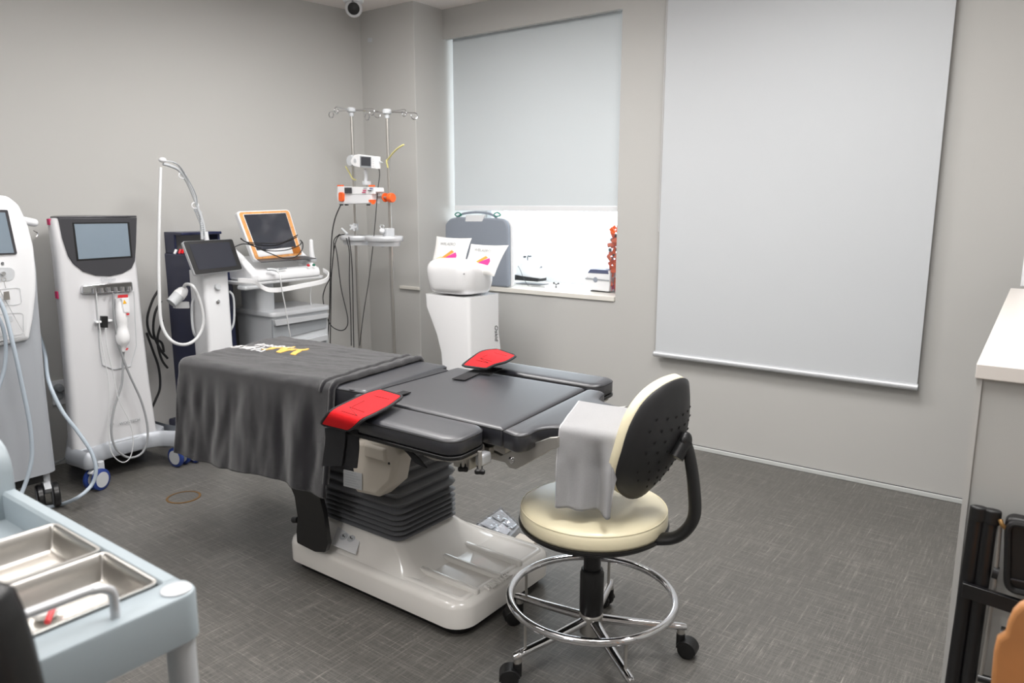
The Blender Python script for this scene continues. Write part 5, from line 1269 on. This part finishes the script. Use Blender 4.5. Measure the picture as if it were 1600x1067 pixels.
MB().quad([bil(q, u, v) for u, v in ((.05, .2), (.95, .2), (.95, .215), (.05, .215))], .003, off=.006).build('panel_crease', 'dgrey', bo)
MB().cyl(atY(1562, 994, yc-.02), atY(1572, 997, yc-.02), .020).build('hinge_disc', 'black', t)
MB().tube([atY(1563, 812, yc-.01), atY(1566, 820, yc-.015), atY(1572, 826, yc-.012)], .004, 8).build('rivet', 'brass', t)
MB().cyl(atY(1528, 1058, yc), atY(1620, 1083, yc), .008).build('lower_bar', 'sblack', t)
MB().cyl(atY(1551, 893, yc), atY(1560, 896, yc), .012).build('hinge_pin', 'black', t)
# tan wooden chair back (partial)
yw = 1.15
t = thing('wooden_chair', 'tan wooden chair with rounded back cut off at the lower right corner', 'chair', (atY(1600, 1000, yw).x+.1, yw, 0))
wpz = [atY(*q_, yw) for q_ in ((1546, 1100), (1548, 1067), (1552, 1020), (1557, 1000), (1570, 992), (1574, 975), (1582, 958), (1592, 948), (1610, 940), (1700, 935), (1700, 1100))]
MB().prismY([(p.x, p.z) for p in wpz], yw, yw+.022).build('back_panel', 'wood', t, bevel=.006)
bxw = wpz[0].x
for xx in (bxw+.03, bxw+.36):
    MB().tube([(xx, yw+.02, wpz[0].z+.02), (xx, yw+.02, .3), (xx, yw+.04, 0)], .014, 10).build('leg', 'wood', t)
    MB().tube([(xx, yw-.36, .45), (xx, yw-.37, 0)], .014, 10, smooth=False).build('leg', 'wood', t)
MB().prism(rrect(bxw, bxw+.39, yw-.38, yw+.02, .04), .44, .465).build('seat', 'wood', t, bevel=.005)

# ------------------------------------------------------------------ foreground cart with steel trays
CZ = .90
t = thing('utility_cart', 'pale blue plastic utility cart in the left foreground', 'cart', (-1.1, .2, 0))
R0 = zz(258, 905, CZ)   # inner
cr = zz(275, 922, CZ)   # post centre
xo = cr.x+.022; yo = cr.y+.022; xi = -1.42; ylo_ = -.12
outer = fillet([(xi, ylo_), (xo, ylo_), (xo, yo), (xi, yo)], [.02, .03, .024, .03], 8)
# rim frame as four bars + deck
deck_z = CZ-.045
MB().prism(fillet([(xi+.01, ylo_+.01), (xo-.03, ylo_+.01), (xo-.03, yo-.02), (xi+.01, yo-.02)], .01), deck_z-.02, deck_z).build('deck', 'cart', t)
MB().rings([[(x, y, z_) for x, y in inset(fillet([(xo-.052, ylo_), (xo, ylo_), (xo, yo), (xo-.052, yo)], [.004, .004, .024, .02], 8), d)] for z_, d in ((CZ-.058, .0), (CZ-.004, 0), (CZ-.001, .0015), (CZ, .004))]).build('front_rail', 'cart', t)
MB().rings([[(x, y, z_) for x, y in inset([(xi, yo-.024), (xo-.05, yo-.024), (xo-.05, yo-.002), (xi, yo-.002)], d)] for z_, d in ((CZ-.058, .0), (CZ-.004, 0), (CZ, .004))]).build('side_rail', 'cart', t)
MB().rings([[(x, y, z_) for x, y in inset([(xi, ylo_), (xo-.05, ylo_), (xo-.05, ylo_+.022), (xi, ylo_+.022)], d)] for z_, d in ((CZ-.058, .0), (CZ-.004, 0), (CZ, .004))]).build('side_rail', 'cart', t)
MB().lathe((cr.x, cr.y, CZ), [(.017, -.002), (.017, .002), (.012, .0035), (.001, .003)], 28).build('post_cap', 'alu', t)
for x, y in ((cr.x, cr.y), (xi+.04, cr.y), (cr.x, ylo_+.03), (xi+.04, ylo_+.03)):
    lg = MB().cyl((x, y, .06), (x, y, CZ-.058), .0165, 24).build('leg', 'lgrey', t)
    MB().lathe((x, y, .03), [(.026, -.01), (.03, -.006), (.03, .006), (.026, .01)], 24, (0, 1, 0)).build('wheel', 'black', lg)
    MB().box((x-.012, y-.018, .03), (x+.012, y+.018, .065)).build('castor_fork', 'lgrey', lg)
MB().prism(fillet([(xi, ylo_), (xo, ylo_), (xo, yo), (xi, yo)], .02), .22, .25).build('lower_shelf', 'cart', t)
# loop handle
h0 = zz(184, 960, CZ+.0); 
MB().tube([(xo-.02, zz(186, 968, CZ).y, CZ-.002), (xo-.02, zz(186, 968, CZ).y, CZ+.026), (xo-.02, zz(186, 968, CZ).y-.006, CZ+.036), (xo-.02, zz(186, 968, CZ).y-.02, CZ+.041), (xo-.02, zz(100, 1000, CZ).y, CZ+.043), (xo-.02, .05, CZ+.043), (xo-.02, .04, CZ)], .0052, 12, sub=5).build('loop_handle', 'alu', t)
# end moulding (far end) rounded
fe = zz(20, 752, CZ)
MB().rings([[(-1.63+(.315)*s_x, y, z_) for (s_x, z_) in ((0, CZ-.05), (1, CZ-.05), (1, CZ+.03), (.985, CZ+.05), (.94, CZ+.068), (.86, CZ+.08), (0, CZ+.085))] for y in (ylo_, yo-.003)]).build('end_moulding', 'cart', t, bevel=.006)
mt1 = [zz(-20, 800, deck_z+.002), zz(22, 782, deck_z+.002)]
MB().box((-1.305, .10, deck_z), (-1.135, .37, deck_z+.004)).build('mat_sheet', 'cartm', t, bevel=.001)
def steel_tray(x0, x1, y0, y1, label):
    r = .012; d = .036; zr = CZ+.004
    t = thing('steel_tray', label, 'tray', ((x0+x1)/2, (y0+y1)/2, deck_z), 'stainless trays on the blue cart')
    o = fillet([(x0, y0), (x1, y0), (x1, y1), (x0, y1)], r, 6)
    def rg_(dd, z): return [(x, y, z) for x, y in finset([(x0, y0), (x1, y0), (x1, y1), (x0, y1)], r, dd, 6)]
    MB().rings([rg_(dd, z) for dd, z in ((.018, zr-d-.0015), (.012, zr-d+.003), (.006, zr-.008), (.004, zr-.003), (.0, zr-.002), (.0, zr), (.004, zr+.0005), (.006, zr-.001), (.009, zr-.012), (.014, zr-d+.005), (.018, zr-d+.001), (.022, zr-d))]).build('pan', 'steel', t, angle=50)
    return t
xa = zz(258, 908, CZ).x; xb = zz(178, 858, CZ).x; xc = zz(92, 818, CZ).x; ytr = yo-.026
steel_tray(xb+.002, xa+.004, ytr-.33, ytr, 'stainless steel tray nearest the cart handle holding small orange and white items')
steel_tray(xc, xb-.002, ytr-.33, ytr, 'empty stainless steel tray farther from the cart handle')
pi_ = zz(82, 962, CZ-.03)
tag(MB().lathe(pi_+Vector((-.005, -.005, .0)), [(.001, 0), (.013, .002), (.014, .008), (.009, .012), (.001, .013)], 18).build('gauze_ball', 'pillow'), 'small white wad in the nearest steel tray', 'gauze')
tag(MB().tube([zz(74, 972, CZ-.018), zz(79, 960, CZ-.016), zz(84, 948, CZ-.018), zz(93, 940, CZ-.02)], .0035, 8).build('orange_clip', 'rbutton'), 'small orange red clip in the nearest steel tray', 'clip')

# black chair back in the lower left corner
zb_ = 1.0
t = thing('office_chair', 'black rounded chair back cut off at the lower left corner', 'chair', (zz(20, 1000, .9).x+.1, zz(20, 1000, .9).y-.1, 0))
cen = CP+ray(0, 1010)*.62
bd = Vector((rt.x, rt.y, 0)).normalized(); dd = Vector((fw.x, fw.y, 0)).normalized()
def on_plane(px, py):
    r = ray(px, py); return CP+r*((cen-CP).dot(dd)/r.dot(dd))
pl_ = [((p-cen).dot(bd), p.z) for p in [on_plane(px, py) for px, py in ((-330, 1240), (110, 1240), (100, 1140), (83, 1062), (66, 990), (50, 940), (34, 906), (0, 893), (-40, 884), (-330, 882))]]
PP = fillet(pl_, .004)
MB().rings([[cen+bd*x+dd*off+Vector((0, 0, z-cen.z)) for x, z in inset(PP, d)] for off, d in ((0, .012), (-.006, .003), (-.015, 0), (-.04, 0), (-.05, .004), (-.055, .014))]).build('backrest', 'black', t, angle=60)
mid = cen+bd*(-.12)+dd*(-.07)
MB().tube([(mid.x, mid.y, PP[0][1]+.02), (mid.x-.02, mid.y-.05, .6), (mid.x-.02, mid.y-.12, .45)], .02, 12).build('back_stem', 'sblack', t)
MB().lathe((mid.x-.02, mid.y-.25, .43), [(.19, 0), (.21, .02), (.21, .05), (.18, .07), (.001, .075)], 40).build('seat', 'black', t)
MB().cyl((mid.x-.02, mid.y-.25, .08), (mid.x-.02, mid.y-.25, .43), .025).build('column', 'sblack', t)
for k in range(5):
    a = 2*PI*k/5+.4; b0 = Vector((mid.x-.02, mid.y-.25, .08)); e = b0+Vector((math.cos(a)*.25, math.sin(a)*.25, -.02))
    MB().tube([b0, e], .014, 8).build('base_arm', 'sblack', t)
    MB().lathe(Vector((e.x, e.y, .025)), [(.02, -.02), (.025, -.014), (.025, .014), (.02, .02)], 18, (-math.sin(a), math.cos(a), 0)).build('castor', 'black', t)
